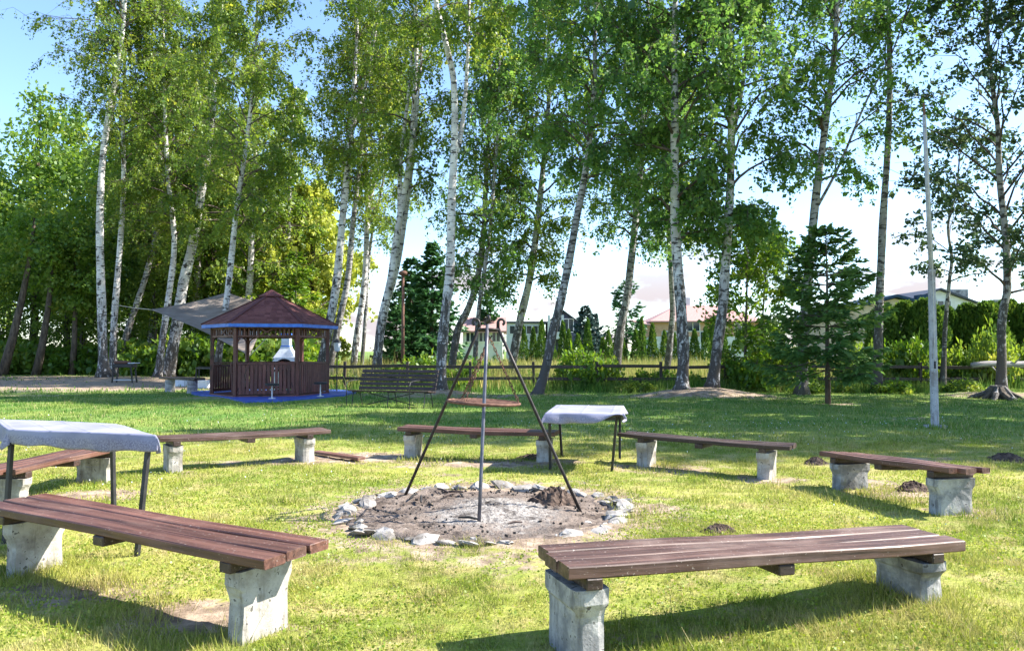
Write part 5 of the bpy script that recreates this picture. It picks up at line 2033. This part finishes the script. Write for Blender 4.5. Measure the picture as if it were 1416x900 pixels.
for (px, D_, sd, H_, lab) in ((205, 49, 51, 21, 'tall leafy birch deep in the wood behind the leaning dark based birch'), (262, 50, 52, 22, 'tall leafy birch deep in the wood behind the leaning pair'), (335, 47, 53, 20, 'tall leafy birch deep in the wood behind the shade sail'), (385, 50, 54, 19, 'yellowish leafy birch deep in the wood behind the gazebo roof')):
    B('birch_tree', [(px, 515), (px + 10, 400), (px + 16, 250)], D_, 0.26, lab, H_, 0.16, 3.4, 14000, sd, size=0.155, group='birches deep in the wood')
# behind and right of the gazebo
B('birch_tree', [(440, 505), (455, 450), (465, 395), (474, 300), (484, 200), (491, 100), (494, 30)], 36.0, 0.23, 'leaning birch rising behind the gazebo, the whiter stem of two', 21, 0.46, 2.6, 17000, 7, forks=[[(486, 190, 0), (508, 110, 0.3), (520, 40, 0.4)]])
B('birch_tree', [(452, 502), (470, 440), (481, 385), (489, 300), (500, 200)], 38.5, 0.19, 'leaning brownish birch rising behind the gazebo next to a whiter stem', 19, 0.48, 2.4, 13000, 8, bark='birch_bark_grey')
B('birch_tree', [(487, 513), (494, 460), (503, 400), (508, 300), (506, 220), (500, 140)], 40.0, 0.19, 'slender dark based birch behind the park bench end', 20, 0.40, 2.6, 16000, 9, forks=[[(507, 290, 0), (522, 230, 0.3), (530, 150, 0.4)]])
B('birch_tree', [(499, 510), (503, 470), (506, 430), (512, 340), (530, 250), (540, 180)], 43.0, 0.12, 'very thin birch among the trees behind the park bench', 18, 0.42, 2.4, 12000, 10, bark='birch_bark_grey')
B('birch_tree', [(519, 519), (527, 450), (541, 385), (550, 320), (559, 270), (569, 200), (573, 140), (576, 60)], 34.0, 0.22, 'leaning twin stemmed birch behind the park bench', 20, 0.44, 2.5, 16000, 11, forks=[[(530, 440, 0), (549, 370, 0.3), (562, 290, 0.4), (572, 210, 0.5)], [(553, 300, 0), (554, 220, 0), (565, 130, 0)]])
B('birch_tree', [(610, 543), (611, 490), (616, 430), (622, 380), (624, 300), (626, 244), (629, 187), (627, 111), (618, 67), (602, 0)], 26.3, 0.19, 'big white forked birch standing beside the park bench', 20, 0.60, 3.0, 20000, 12,
  forks=[[(629, 215, 0), (636, 195, 0.15), (644, 124, 0.2), (647, 67, 0.3), (649, 0, 0.4)]])
B('birch_tree', [(622, 500), (632, 460), (645, 432), (658, 395), (668, 330), (672, 250)], 36.0, 0.19, 'leaning birch mostly hidden behind the big forked birch', 18, 0.30, 2.4, 16000, 13, bark='birch_bark_grey')
B('birch_tree', [(655, 512), (660, 450), (667, 393), (676, 330), (684, 240), (690, 150)], 33.0, 0.11, 'thin shaded grey birch seen through the cooking tripod', 18, 0.20, 2.4, 21000, 14, bark='birch_bark_grey', leaf='birch_leaf_cool')
B('birch_tree', [(705, 505), (712, 480), (722, 430), (732, 388), (742, 320), (752, 220), (760, 120)], 35.0, 0.21, 'leaning leafy birch between the tripod and the bare slanting birch', 19, 0.24, 2.7, 24000, 15)
B('birch_tree', [(743, 545), (755, 507), (765, 456), (775, 418), (783, 380), (798, 300), (812, 220), (822, 120)], 25.4, 0.165, 'bare shaded grey birch slanting steeply beside the small cloth covered table', 17, 0.42, 3.0, 22000, 16, bark='birch_bark_grey', leaf='birch_leaf_cool')
B('birch_tree', [(851, 505), (857, 460), (866, 417), (873, 360), (880, 290), (888, 200), (890, 100)], 34.0, 0.205, 'dark patched leaning birch in front of the distant pine', 20, 0.30, 2.9, 25000, 17, bark='birch_bark_grey', leaf='birch_leaf_cool')
B('birch_tree', [(943, 549), (945, 491), (942, 429), (938, 380), (933, 289), (933, 178), (933, 67), (934, -20)], 24.0, 0.195, 'upright birch on the soil mound with leafy shoots down its trunk', 18, 0.26, 2.9, 32000, 18, leaf='birch_leaf_cool', low=0.22)
B('birch_tree', [(985, 546), (992, 479), (999, 429), (1002, 385), (1007, 311), (1011, 222), (1011, 155), (1009, 67), (1007, -10)], 24.4, 0.18, 'leaning white birch on the same soil mound as the leafy upright one', 18, 0.30, 3.0, 28000, 19, leaf='birch_leaf_cool', forks=[[(1010, 190, 0), (1024, 133, 0.2), (1031, 80, 0.3), (1032, 10, 0.3)]])
B('birch_tree', [(920, 515), (927, 470), (930, 420), (925, 330), (920, 230)], 37.0, 0.165, 'slim birch half hidden behind the leafy upright birch', 18, 0.38, 2.6, 15000, 20, bark='birch_bark_grey')
B('birch_tree', [(1108, 530), (1112, 450), (1117, 391), (1129, 267), (1142, 169), (1153, 80), (1158, 10)], 25.0, 0.18, 'dark ivy clad birch directly behind the young spruce', 17.5, 0.40, 2.6, 15000, 21, bark='birch_bark_grey', leaf='birch_leaf_cool', forks=[[(1157, 30, 0), (1168, 0, 0), (1178, -40, 0)], [(1127, 290, 0), (1160, 230, 0.2), (1198, 140, 0.3), (1235, 70, 0.3)]])
B('birch_tree', [(1212, 540), (1215, 450), (1217, 391), (1222, 289), (1229, 178), (1230, 89), (1228, -10)], 26.5, 0.16, 'straight bare silver birch between the spruce and the flag pole', 20, 0.64, 2.8, 10000, 22, bark='birch_bark_grey', leaf='birch_leaf_cool')
B('small_tree', [(1303, 520), (1306, 470), (1309, 427), (1313, 387), (1316, 356), (1311, 311), (1322, 267), (1328, 210)], 27.5, 0.09, 'small crooked dark leaved tree behind the flag pole', 9.5, 0.42, 2.2, 5200, 23, bark='birch_bark_grey', leaf='aspen_leaf', droop=0.25, size=0.12, forks=[[(1312, 392, 0), (1340, 380, 0), (1365, 377, 0), (1392, 366, 0.1)]], lmax=26)
B('birch_tree', [(1384, 548), (1385, 500), (1385, 450), (1389, 420), (1393, 396), (1391, 333), (1382, 244), (1380, 178), (1373, 124), (1367, 67), (1364, 20), (1356, -40)], 24.8, 0.145, 'slender curved dark leaved birch by the pale root stump', 15.5, 0.20, 3.1, 13000, 24, bark='birch_bark_grey', leaf='aspen_leaf', droop=0.15, size=0.115, forks=[[(1365, 30, 0), (1372, 0, 0), (1378, -40, 0)]], lmax=40)
# neighbours of the row on the right, standing outside the picture: their crowns shade the lawn
for q, (x, y, s_) in enumerate(((19.5, 22.5, 31), (18.0, 18.8, 32), (15.8, 15.6, 33), (24.5, 16.8, 34), (27.0, 20.5, 35), (23.0, 13.2, 36))):
    px = CX + x * F / y
    B('birch_tree', [(px, 540), (px + 6, 300), (px + 4, 0)], y, 0.2, 'leafy birch of the row beyond the slender curved one', 20, 0.28, 3.2, 12000, s_, size=0.18)


# ------------------------------------------------------------------ other trees, conifers, bushes
def cluster_crown(H, Rx, z0, n, size, seed, mat, K=70, squash=0.5, flat_top=0.0):
    """irregular crown of leaf clumps inside an uneven egg; local coordinates"""
    rg = np.random.default_rng(seed)
    c = unit(rg.normal(size=(K, 3))) * (rg.random(K) ** 0.45)[:, None]
    c[:, 2] = (c[:, 2] + 1) / 2
    wid = np.sin(np.clip(c[:, 2] * 0.92 + 0.08, 0, 1) ** 0.75 * np.pi) ** 0.6
    C = np.stack([c[:, 0] * Rx * wid * 1.15, c[:, 1] * Rx * wid * 1.15, z0 + c[:, 2] * (H - z0) * 0.94], -1)
    sz = Rx * (0.16 + 0.16 * rg.random(K))
    k = rg.integers(0, K, n)
    off = rg.normal(size=(n, 3))
    off = unit(off) * (rg.random(n) ** 0.5)[:, None] * sz[k][:, None] * 1.5
    off[:, 2] *= 0.75
    P = C[k] + off
    P[:, 2] -= 0.12 * sz[k] * rg.random(n)
    T = np.clip(0.45 + 0.16 * rg.normal(size=K)[k] + 0.14 * rg.normal(size=n), 0, 1)
    S = size * np.exp(0.25 * rg.normal(size=n))
    P[:, 2] = np.maximum(P[:, 2], 0.03)
    V, Fc, T4 = leaf_arrays(P, S, T, 0.7, 0.4, rg)
    return np_mesh('crown', V, Fc, mat, T4), C


def broadleaf(name, H, Rx, z0, n, size, seed, mat, label, group, r0=0.2, lean=0.0, bark='dark_bark', K=70):
    me, C = cluster_crown(H, Rx, z0, n, size, seed, M[mat], K)
    root = empty(name, (0, 0, 0), label, 'tree', group)
    rg = np.random.default_rng(seed + 5)
    mb = MB()
    pts = [Vector((lean * H * (1 - t) * -1 + 0.1 * rg.normal() * t, 0.1 * rg.normal() * t, -0.15 + H * 0.8 * t)) for t in np.linspace(0, 1, 8)]
    mb.tube(pts, [r0 * (1.25 - 1.1 * t) if t > 0 else r0 * 1.5 for t in np.linspace(0, 1, 8)], 8)
    for i in rg.integers(0, len(C), 12):
        j = min(6, max(2, int(C[i][2] / H * 6.5)))
        a = pts[j]
        e = Vector(C[i])
        mb.tube([a, a.lerp(e, 0.5) + Vector((0, 0, 0.2)), e], [r0 * 0.35, r0 * 0.2, r0 * 0.06], 5, False)
    mb.build('trunk', M[bark], root, True)
    link('crown', me, root)
    return root


def place(o, x, y, s=1.0, rz=0.0, sz=None, label=None):
    o.location = (x, y, 0)
    o.rotation_euler = (0, 0, rz)
    o.scale = (s, s, sz if sz else s)
    if label: o['label'] = label
    return o


rgf = np.random.default_rng(42)
FG = 'trees of the dense wood behind the birches'
protos = [broadleaf('forest_tree', 15.5, 4.0, 1.0, 9000, 0.24, 61, 'forest_leaf', 'broad leafy tree of the dense wood behind the birches', FG, 0.24),
          broadleaf('forest_tree', 17.0, 3.6, 2.0, 9000, 0.24, 62, 'forest_leaf', 'tall leafy tree of the dense wood behind the birches', FG, 0.22, 0.06),
          broadleaf('forest_tree', 13.0, 4.2, 0.4, 9000, 0.22, 63, 'birch_leaf', 'low spreading tree of the dense wood behind the birches', FG, 0.2)]
spots = [(-39, 50, 0, 1.2), (-34.5, 55, 1, 1.2), (-30.5, 52, 2, 1.0), (-28, 58, 1, 1.05), (-24, 54, 0, 1.05), (-20.5, 57, 1, 1.05), (-20.5, 53, 2, 1.1), (-36, 62, 1, 1.35), (-42, 60, 0, 1.3), (-31, 66, 0, 1.2),
         (-45, 54, 2, 1.4), (-62, 84, 2, 1.5), (-53, 80, 2, 1.5), (-46, 86, 2, 1.5), (-39, 80, 2, 1.5), (-32, 85, 2, 1.5), (-25, 80, 2, 1.4), (-50, 66, 2, 1.3), (-25, 66, 1, 1.2), (-22.5, 48, 2, 0.62), (-33, 47.5, 2, 0.62), (-38, 46.5, 2, 0.55), (-27.5, 48.5, 2, 0.55), (-48, 47, 0, 1.2), (-27, 52.5, 1, 1.12), (-23.5, 61, 1, 1.3), (-20, 50.5, 1, 1.0), (-24.5, 59, 1, 1.2), (-29, 60, 1, 1.3), (-21.5, 66, 2, 1.3)]
used = set()
for i, (x, y, k, s) in enumerate(spots):
    o = protos[k] if k not in used else copy_tree(protos[k])
    used.add(k)
    place(o, x, y, s, rgf.random() * 6.28, s * (0.95 + 0.15 * rgf.random()))


def leaning_trunk(px0, py0, px1, py1, D_, r, label):
    a, b = at(px0, 485, D_), at(px1, py1, D_)
    a.z = -0.1
    t = empty('forest_tree', (a.x, a.y, 0), label, 'tree', FG)
    mb = MB(); top = b + (b - a) * 0.9
    mb.tube([a, a.lerp(b, 0.5) + Vector((0.05, 0, 0)), b, b + (top - b) * 0.6 + Vector((-0.1, 0, 0.3)), top + Vector((-0.3, 0, 0.8))], [r * 1.3, r, r * 0.8, r * 0.6, r * 0.3], 8)
    mb.build('trunk', M['dark_bark'], t, True)
    me, C = cluster_crown(7.0, 2.4, 0.3, 3600, 0.22, int(px0) + 3, M['forest_leaf'], 40)
    o = link('crown', me, t)
    o.location = Vector((top.x, top.y, top.z - 4.0)) - Vector(t.location)


leaning_trunk(3, 505, 30, 415, 44, 0.22, 'slanting dark trunk at the edge of the wood, its crown among the others')
leaning_trunk(50, 505, 66, 430, 45, 0.2, 'shorter slanting trunk in the shade of the wood')
leaning_trunk(100, 510, 104, 430, 46, 0.16, 'upright thin trunk in the shade of the wood near the white birch')


def bush_mesh(seed, mat, n=2600, K=34, size=0.10):
    rg = np.random.default_rng(seed)
    c = unit(rg.normal(size=(K, 3))) * (rg.random(K) ** 0.4)[:, None]
    C = np.stack([c[:, 0] * 0.85, c[:, 1] * 0.85, 0.10 + 0.75 * np.abs(c[:, 2]) * (0.6 + 0.4 * rg.random(K))], -1)
    k = rg.integers(0, K, n)
    off = unit(rg.normal(size=(n, 3))) * (rg.random(n) ** 0.5 * 0.25)[:, None]
    P = C[k] + off
    P[:, 2] = np.maximum(P[:, 2], 0.02)
    T = np.clip(0.5 + 0.16 * rg.normal(size=K)[k] + 0.14 * rg.normal(size=n), 0, 1)
    V, Fc, T4 = leaf_arrays(P, size * np.exp(0.25 * rg.normal(size=n)), T, 0.7, 0.1, rg)
    V[:, 2] = np.maximum(V[:, 2], 0.0)
    return np_mesh('foliage', V, Fc, M[mat], T4)


def bush_proto(seed, mat, label, group, n=2600, size=0.10):
    r = empty('bush', (0, 0, 0), label, 'bush', group)
    link('foliage', bush_mesh(seed, mat, n, 34, size), r)
    rg = np.random.default_rng(seed)
    mb = MB()
    for k in range(7):
        a = rg.random() * 6.28
        mb.tube([(0.05 * math.cos(a), 0.05 * math.sin(a), -0.03), (0.2 * math.cos(a), 0.2 * math.sin(a), 0.35), (0.45 * math.cos(a), 0.45 * math.sin(a), 0.7)], [0.02, 0.014, 0.006], 4)
    mb.build('stems', M['twig'], r)
    return r


BG = 'bushes along the rail fence'
bp = [bush_proto(71, 'bush_leaf', 'leafy green bush growing along the rail fence', BG), bush_proto(72, 'birch_leaf', 'darker green bush growing along the rail fence', BG), bush_proto(73, 'bush_leaf', 'bright loose bush growing along the rail fence', BG, 2000, 0.13)]
bl = [(470, 30, 0.9, 0.8, 0), (540, 29.6, 0.9, 1.2, 0), (575, 29.4, 1.3, 1.75, 0), (600, 30, 0.9, 1.2, 2), (640, 29.5, 0.8, 1.3, 0), (662, 31, 0.8, 1.2, 2), (735, 30.5, 0.7, 0.7, 2), (790, 29.2, 0.8, 1.3, 0), (815, 28.9, 1.4, 2.05, 0), (842, 29.3, 0.8, 1.3, 1),
      (890, 29.0, 0.7, 0.8, 2), (915, 29.5, 0.7, 1.0, 0), (880, 27.0, 0.8, 0.5, 1), (960, 28.0, 0.7, 0.8, 0), (1008, 28.4, 0.9, 1.5, 1), (1035, 27.4, 1.2, 1.7, 0), (1065, 27.6, 1.3, 2.4, 1), (1085, 27.2, 1.0, 2.2, 0), (1105, 28.3, 1.1, 1.6, 1), (1190, 27.4, 1.0, 2.3, 1), (1215, 27.0, 0.9, 1.5, 1),
      (1250, 27.0, 1.2, 2.6, 0), (1280, 27.4, 1.0, 2.1, 2), (1320, 27.6, 1.0, 2.0, 1), (1345, 27.0, 0.9, 1.6, 0), (1365, 28.2, 1.2, 2.8, 1), (1405, 27.4, 1.1, 2.2, 1), (1432, 27.8, 1.2, 2.6, 0), (1160, 26.2, 0.7, 0.5, 1), (1120, 26.0, 0.8, 0.5, 1), (1330, 25.9, 0.8, 0.6, 1), (1235, 26.0, 0.8, 0.6, 0),
      (700, 36, 1.0, 1.0, 0), (1000, 40, 1.2, 1.3, 0)]
NEAR = ((470, 'near the garden lamp'), (530, 'behind the park bench'), (575, 'beside the rusty post'), (610, 'behind the big forked birch'), (650, 'behind the cooking tripod'), (700, 'right behind the thin shaded grey birch'), (745, 'by the bare slanting birch'),
        (815, 'behind the small cloth covered table'), (855, 'by the dark patched leaning birch'), (900, 'before the red roofed house'), (943, 'by the leafy upright birch'), (990, 'by the leaning white birch'), (1030, 'round the thin yellow green sapling'), (1060, 'round the taller sapling'), (1108, 'by the ivy clad birch'),
        (1145, 'behind the young spruce'), (1214, 'by the straight bare silver birch'), (1250, 'before the cream house'), (1288, 'behind the flag pole'), (1320, 'by the small crooked tree'), (1345, 'by the pale fallen pole'), (1384, 'by the root stump'), (1425, 'beyond the root stump'))
used = set()
for i, (px, D_, w, h, k) in enumerate(bl):
    o = bp[k] if k not in used else copy_tree(bp[k])
    used.add(k)
    nr = min(NEAR, key=lambda q: abs(q[0] - px))[1]
    hw = 'low' if h < 1.0 else ('tall' if h > 2.0 else 'mid height')
    if px > 1040 and 27.0 <= D_ < 27.9: D_ += 1.55
    place(o, at(px, 485, D_).x, D_, w, rgf.random() * 6.28, h, '%s %s bush along the rail fence %s' % (hw, ('leafy green', 'darker green', 'bright loose')[k], nr))
UG = 'undergrowth bushes at the edge of the wood'
up_ = [bush_proto(74, 'bush_leaf', 'bright green undergrowth bush at the edge of the wood', UG, 2600, 0.15), bush_proto(75, 'forest_leaf', 'dark undergrowth bush in the shade of the wood', UG, 2600, 0.15)]
ul = [(30, 47, 2.4, 2.6, 1), (75, 48, 2.2, 2.2, 1), (115, 47, 2.0, 2.2, 0), (150, 48, 2.0, 2.4, 1), (185, 46.5, 2.2, 2.6, 0), (205, 45.5, 1.8, 2.2, 0), (255, 46, 2.4, 3.2, 0), (280, 44.5, 2.0, 2.8, 0), (305, 46, 2.0, 3.0, 0), (340, 45, 2.2, 3.0, 0), (375, 46, 2.0, 2.6, 1), (410, 44, 2.0, 2.8, 0), (435, 42, 1.6, 1.8, 0), (-20, 48, 2.4, 2.6, 1), (10, 52, 2.6, 3.0, 1)]
used = set()
for i, (px, D_, w, h, k) in enumerate(ul):
    o = up_[k] if k not in used else copy_tree(up_[k])
    used.add(k)
    nr = min(((15, 'by the slanting dark trunk'), (70, 'by the shorter slanting trunk'), (112, 'by the upright thin trunk'), (150, 'behind the tall white birch pair'), (190, 'behind the barbecue'), (255, 'behind the leaning pair of birches'), (292, 'behind the log bench'), (340, 'under the shade sail'), (375, 'behind the gazebo posts'), (425, 'by the masonry grill')), key=lambda q: abs(q[0] - px))[1]
    place(o, at(px, 485, D_).x, D_, w, rgf.random() * 6.28, h, '%s undergrowth bush of the wood edge %s' % (('bright green', 'dark shaded')[k], nr))


def spray_arrays(P, A, size, width, tint, rg):
    n = len(P)
    A = unit(A)
    Bq = unit(np.cross(A, unit(rg.normal(size=(n, 3)) * np.array([0.5, 0.5, 1.0]))))
    N = np.cross(A, Bq)
    s, w = size[:, None], width[:, None]
    V = np.stack([P - A * s * 0.1, P + A * s * 0.45 + Bq * w * 0.5 - N * w * 0.1, P + A * s, P + A * s * 0.45 - Bq * w * 0.5 - N * w * 0.1], 1).reshape(-1, 3)
    return V, np.arange(4 * n).reshape(n, 4), np.repeat(tint, 4)


def spruce_tree(name, H, Rb, label, group, seed, mat='spruce', start=0.1, whorls=26, per=6, sprigs=26, nsize=0.16, nw=0.06, r0=0.1, upturn=0.15, power=0.85):
    rg = np.random.default_rng(seed)
    root = empty(name, (0, 0, 0), label, 'tree', group)
    mb = MB(); mb.tube([(0, 0, -0.1), (0, 0, H * 0.3), (0.02, 0, H * 0.7), (0, 0, H)], [r0 * 1.2, r0 * 0.85, r0 * 0.4, 0.01], 8); mb.build('trunk', M['dark_bark'], root, True)
    P, A, S, W_, T = [], [], [], [], []
    br = MB()
    for w in range(whorls):
        t = (w + 0.3 * rg.random()) / whorls
        z = H * (start + (1 - start) * t)
        for b in range(per):
            ln = Rb * (1 - t) ** power * (0.62 + 0.5 * rg.random()) + 0.08
            az = rg.random() * 6.28
            el = -0.12 + 0.55 * t + 0.12 * rg.normal()
            d = np.array((math.cos(az) * math.cos(el), math.sin(az) * math.cos(el), math.sin(el)))
            sd = np.array((-math.sin(az), math.cos(az), 0))
            p0 = np.array((0, 0, z))
            pt = lambda u: p0 + d * ln * u + np.array((0, 0, -0.14 * ln * u + upturn * ln * u * u * 1.6))
            br.tube([Vector(pt(0)), Vector(pt(0.5)), Vector(pt(1))], [0.012 + 0.006 * ln, 0.01, 0.004], 3, False)
            m = max(5, int(sprigs * (0.35 + 0.65 * ln / Rb)))
            u = 0.12 + 0.88 * rg.random(m) ** 0.8
            sgn = np.where(rg.random(m) < 0.5, -1, 1)
            sl = ln * 0.34 * (1.08 - u) + 0.06
            base = p0 + d * (ln * u)[:, None]
            base[:, 2] += -0.14 * ln * u + upturn * ln * u * u * 1.6
            dirs = sd * sgn[:, None] * 0.8 + d * 0.65 + rg.normal(size=(m, 3)) * 0.15
            dirs[:, 2] -= 0.22
            for v in (0.0, 0.4, 0.8):
                q = base + unit(dirs) * (sl * v)[:, None]
                q[:, 2] -= 0.10 * sl * v
                P.append(q); A.append(dirs + rg.normal(size=(m, 3)) * 0.2)
                S.append(nsize * (0.7 + 0.6 * rg.random(m)) * (0.6 + 0.4 * min(1, ln))); W_.append(np.full(m, nw) * (0.7 + 0.6 * rg.random(m)))
                T.append(np.clip(0.35 + 0.25 * v + 0.1 * rg.normal() + 0.12 * rg.normal(size=m), 0, 1))
    o = br.build('branches', M['twig'], root)
    V, Fc, T4 = spray_arrays(np.concatenate(P), np.concatenate(A), np.concatenate(S), np.concatenate(W_), np.concatenate(T), rg)
    link('crown', np_mesh('crown', V, Fc, M[mat], T4), root)
    return root


gx, gy = gnd(1145, 558)
place(spruce_tree('spruce_tree', 4.9, 1.9, 'young dark spruce with bare lower trunk on the lawn edge', None, 81, 'spruce_young', 0.18, 14, 7, 44, 0.20, 0.075, 0.068, 0.20, 0.62), gx, gy)
far1 = spruce_tree('spruce_tree', 9.0, 2.9, 'broad dark spruce beside the rusty post', 'dark spruces behind the rail fence', 82, 'spruce', 0.03, 26, 7, 14, 0.42, 0.24, 0.16)
place(far1, at(597, 485, 52).x, 52, 1.0, 0.3)
for (px, D_, s, rz, lab) in ((568, 55, 0.92, 1.7, 'dark spruce half hidden behind the leaning twin stemmed birch'), (674, 74, 0.80, 2.9, 'pointed dark spruce behind the cottage roof'), (583, 60, 0.8, 4.1, 'smaller dark spruce between two larger ones'), (548, 50, 0.6, 5.1, 'low dark spruce left of the rusty post')):
    place(copy_tree(far1), at(px, 485, D_).x, D_, s, rz, None, lab)
bs = spruce_tree('blue_spruce', 6.3, 2.0, 'bluish spruce beside the navy house wing', 'blue grey spruces by the houses', 83, 'spruce_blue', 0.04, 20, 7, 12, 0.45, 0.26, 0.14)
place(bs, at(809, 485, 80).x, 80)
place(copy_tree(bs), at(822, 485, 84).x, 84, 0.9, 1.1, None, 'lower bluish spruce just behind the other blue spruce')
place(spruce_tree('pine_tree', 8.6, 2.6, 'open dark pine behind the dark patched leaning birch', None, 84, 'spruce', 0.12, 14, 6, 11, 0.5, 0.2, 0.16, 0.3, 0.5), at(866, 485, 78).x, 78)
place(spruce_tree('larch_tree', 7.8, 2.4, 'light green young larch in front of the yellow willow', None, 85, 'bush_leaf', 0.06, 20, 7, 16, 0.30, 0.12, 0.1, 0.1, 0.7), at(408, 485, 47).x, 47)

B('willow_tree', [(436, 500), (434, 400), (432, 330)], 52.0, 0.35, 'glowing yellow green weeping willow behind the gazebo', 13.2, 0.12, 3.6, 20000, 41, leaf='willow_leaf', bark='dark_bark', droop=1.4, size=0.24, group='trees beyond the gazebo', lmax=40)
B('willow_tree', [(392, 500), (394, 400), (397, 350)], 57.0, 0.3, 'lower yellow green willow next to the tall weeping willow', 12.5, 0.25, 4.0, 11000, 42, leaf='willow_leaf', bark='dark_bark', droop=1.7, size=0.24, group='trees beyond the gazebo', lmax=30)
B('young_tree', [(1030, 545), (1031, 460), (1033, 380), (1030, 310)], 27.6, 0.06, 'thin yellow green sapling in front of the rail fence near the spruce', 6.6, 0.12, 1.7, 5200, 43, leaf='bush_leaf', bark='dark_bark', droop=0.3, size=0.12, group='young trees by the fence', lmax=24)
B('young_tree', [(1056, 540), (1054, 460), (1058, 390), (1062, 330)], 28.8, 0.05, 'thin taller sapling close to the ivy clad birch', 6.0, 0.15, 1.5, 4200, 44, leaf='bush_leaf', bark='dark_bark', droop=0.3, size=0.12, group='young trees by the fence', lmax=22)


def thuja_proto(label, group, seed, H=3.1, Rb=0.5, n=1500, size=0.16, power=0.7):
    rg = np.random.default_rng(seed)
    root = empty('thuja', (0, 0, 0), label, 'conifer', group)
    t = rg.random(n) ** 1.1
    a = rg.random(n) * 6.28
    lump = 1 + 0.12 * np.sin(a * 3 + t * 9) + 0.10 * np.sin(a * 5 - t * 17)
    r = Rb * np.clip((1 - t), 0, 1) ** power * np.clip(0.6 + t * 4, 0, 1) * lump * (0.55 + 0.45 * rg.random(n) ** 0.4)
    P = np.stack([r * np.cos(a), r * np.sin(a), 0.04 + t * (H - 0.1)], -1)
    A = np.stack([np.cos(a) * 0.35, np.sin(a) * 0.35, np.full(n, 1.0)], -1) + rg.normal(size=(n, 3)) * 0.25
    V, Fc, T4 = spray_arrays(P, A, size * (0.7 + 0.6 * rg.random(n)), size * 0.55 * (0.7 + 0.6 * rg.random(n)), np.clip(0.45 + 0.2 * rg.normal(size=n), 0, 1), rg)
    link('crown', np_mesh('crown', V, Fc, M['thuja'], T4), root)
    mb = MB(); mb.tube([(0, 0, -0.05), (0, 0, H * 0.9)], [0.05, 0.01], 6); mb.build('trunk', M['dark_bark'], root)
    return root


TG = 'row of narrow conifers before the red roofed house'
tp = thuja_proto('narrow pointed conifer in the long row before the houses', TG, 91, 3.7, 0.6, 1300, 0.22)
first = True
for i, px in enumerate(list(range(724, 860, 13)) + list(range(862, 1010, 14))):
    D_ = 74 + 1.2 * math.sin(i * 1.9)
    o = tp if first else copy_tree(tp)
    first = False
    place(o, at(px + 2 * rgf.normal(), 485, D_).x, D_, 1.0 + 0.1 * rgf.normal(), rgf.random() * 6, 1.0 + 0.12 * rgf.normal())
HG = 'conifers of the tall hedge behind the fence'
hp = thuja_proto('bulky rounded conifer of the tall hedge behind the fence', HG, 92, 3.55, 1.05, 4200, 0.19, 0.38)
first = True
for i, px in enumerate((1222, 1252, 1281, 1309, 1338, 1366, 1394, 1423, 1452)):
    D_ = 33.5 + 0.5 * math.sin(i * 2.3)
    o = hp if first else copy_tree(hp)
    first = False
    place(o, at(px, 485, D_).x, D_, 1.0 + 0.06 * rgf.normal(), rgf.random() * 6, 1.0 + 0.05 * rgf.normal())


# tall meadow grass beyond the fence, rank weeds along its foot
def build_meadow():
    rg = np.random.default_rng(13)
    Vs, Fs, Ts, n0 = [], [], [], 0
    n = 90000
    y = np.sqrt(rg.random(n) * (62.0 ** 2 - 28.6 ** 2) + 28.6 ** 2)
    x = (rg.random(n) * 2 - 1) * 0.72 * y
    k = (x > -0.28 * y) & (rg.random(n) < 0.25 + vnoise(x, y, 0.35, 15)) 
    x, y = x[k], y[k]
    m = len(x)
    hh = 0.75 * (0.5 + 0.8 * vnoise(x, y, 0.5, 16)) * np.exp(0.2 * rg.normal(size=m))
    w = 0.0011 * y
    a = rg.random(m) * 6.28
    ln = 0.45 * rg.random(m)
    dx, dy, px_, py_ = np.cos(a) * ln * hh, np.sin(a) * ln * hh, -np.sin(a) * w * 0.5, np.cos(a) * w * 0.5
    V = np.stack([np.stack([x - px_, y - py_, np.zeros(m) - 0.02], -1), np.stack([x + px_, y + py_, np.zeros(m) - 0.02], -1), np.stack([x + dx, y + dy, hh], -1)], 1).reshape(-1, 3)
    me = np_mesh('meadow_grass', V, np.arange(3 * m).reshape(m, 3), M['meadow'], np.repeat(np.clip(0.5 + 0.3 * rg.normal(size=m), 0, 1), 3), 3)
    tag(link('meadow_grass', me), 'tall straw yellow grass of the meadow beyond the fence', 'grass', kind='stuff')
    n = 26000
    x = -9 + rg.random(n) * 33
    y = 27.6 + 0.75 * rg.normal(size=n) + 0.4 * np.sin(x * 0.8)
    k = (rg.random(n) < np.clip(0.12 + 0.08 * (x + 2), 0.15, 1)) & (y > 26.0) & (np.hypot(x - 5.6, y - 24.2) > 1.9)
    x, y = x[k], y[k]
    m = len(x)
    hh = (0.16 + 0.5 * vnoise(x, y, 0.7, 18) * np.clip((y - 25.9) / 1.4, 0.1, 1)) * np.exp(0.25 * rg.normal(size=m))
    w = 0.035
    a = rg.random(m) * 6.28
    ln = 0.6 * rg.random(m)
    dx, dy, px_, py_ = np.cos(a) * ln * hh, np.sin(a) * ln * hh, -np.sin(a) * w * 0.5, np.cos(a) * w * 0.5
    z = gz(x, y) - 0.02
    V = np.stack([np.stack([x - px_, y - py_, z], -1), np.stack([x + px_, y + py_, z], -1), np.stack([x + dx, y + dy, z + hh], -1)], 1).reshape(-1, 3)
    me = np_mesh('weeds', V, np.arange(3 * m).reshape(m, 3), M['blade'], np.repeat(np.clip(0.3 + 0.25 * rg.normal(size=m), 0, 1), 3), 3)
    tag(link('weeds', me), 'rank green weeds growing along the foot of the rail fence', 'weeds', kind='stuff')


build_meadow()
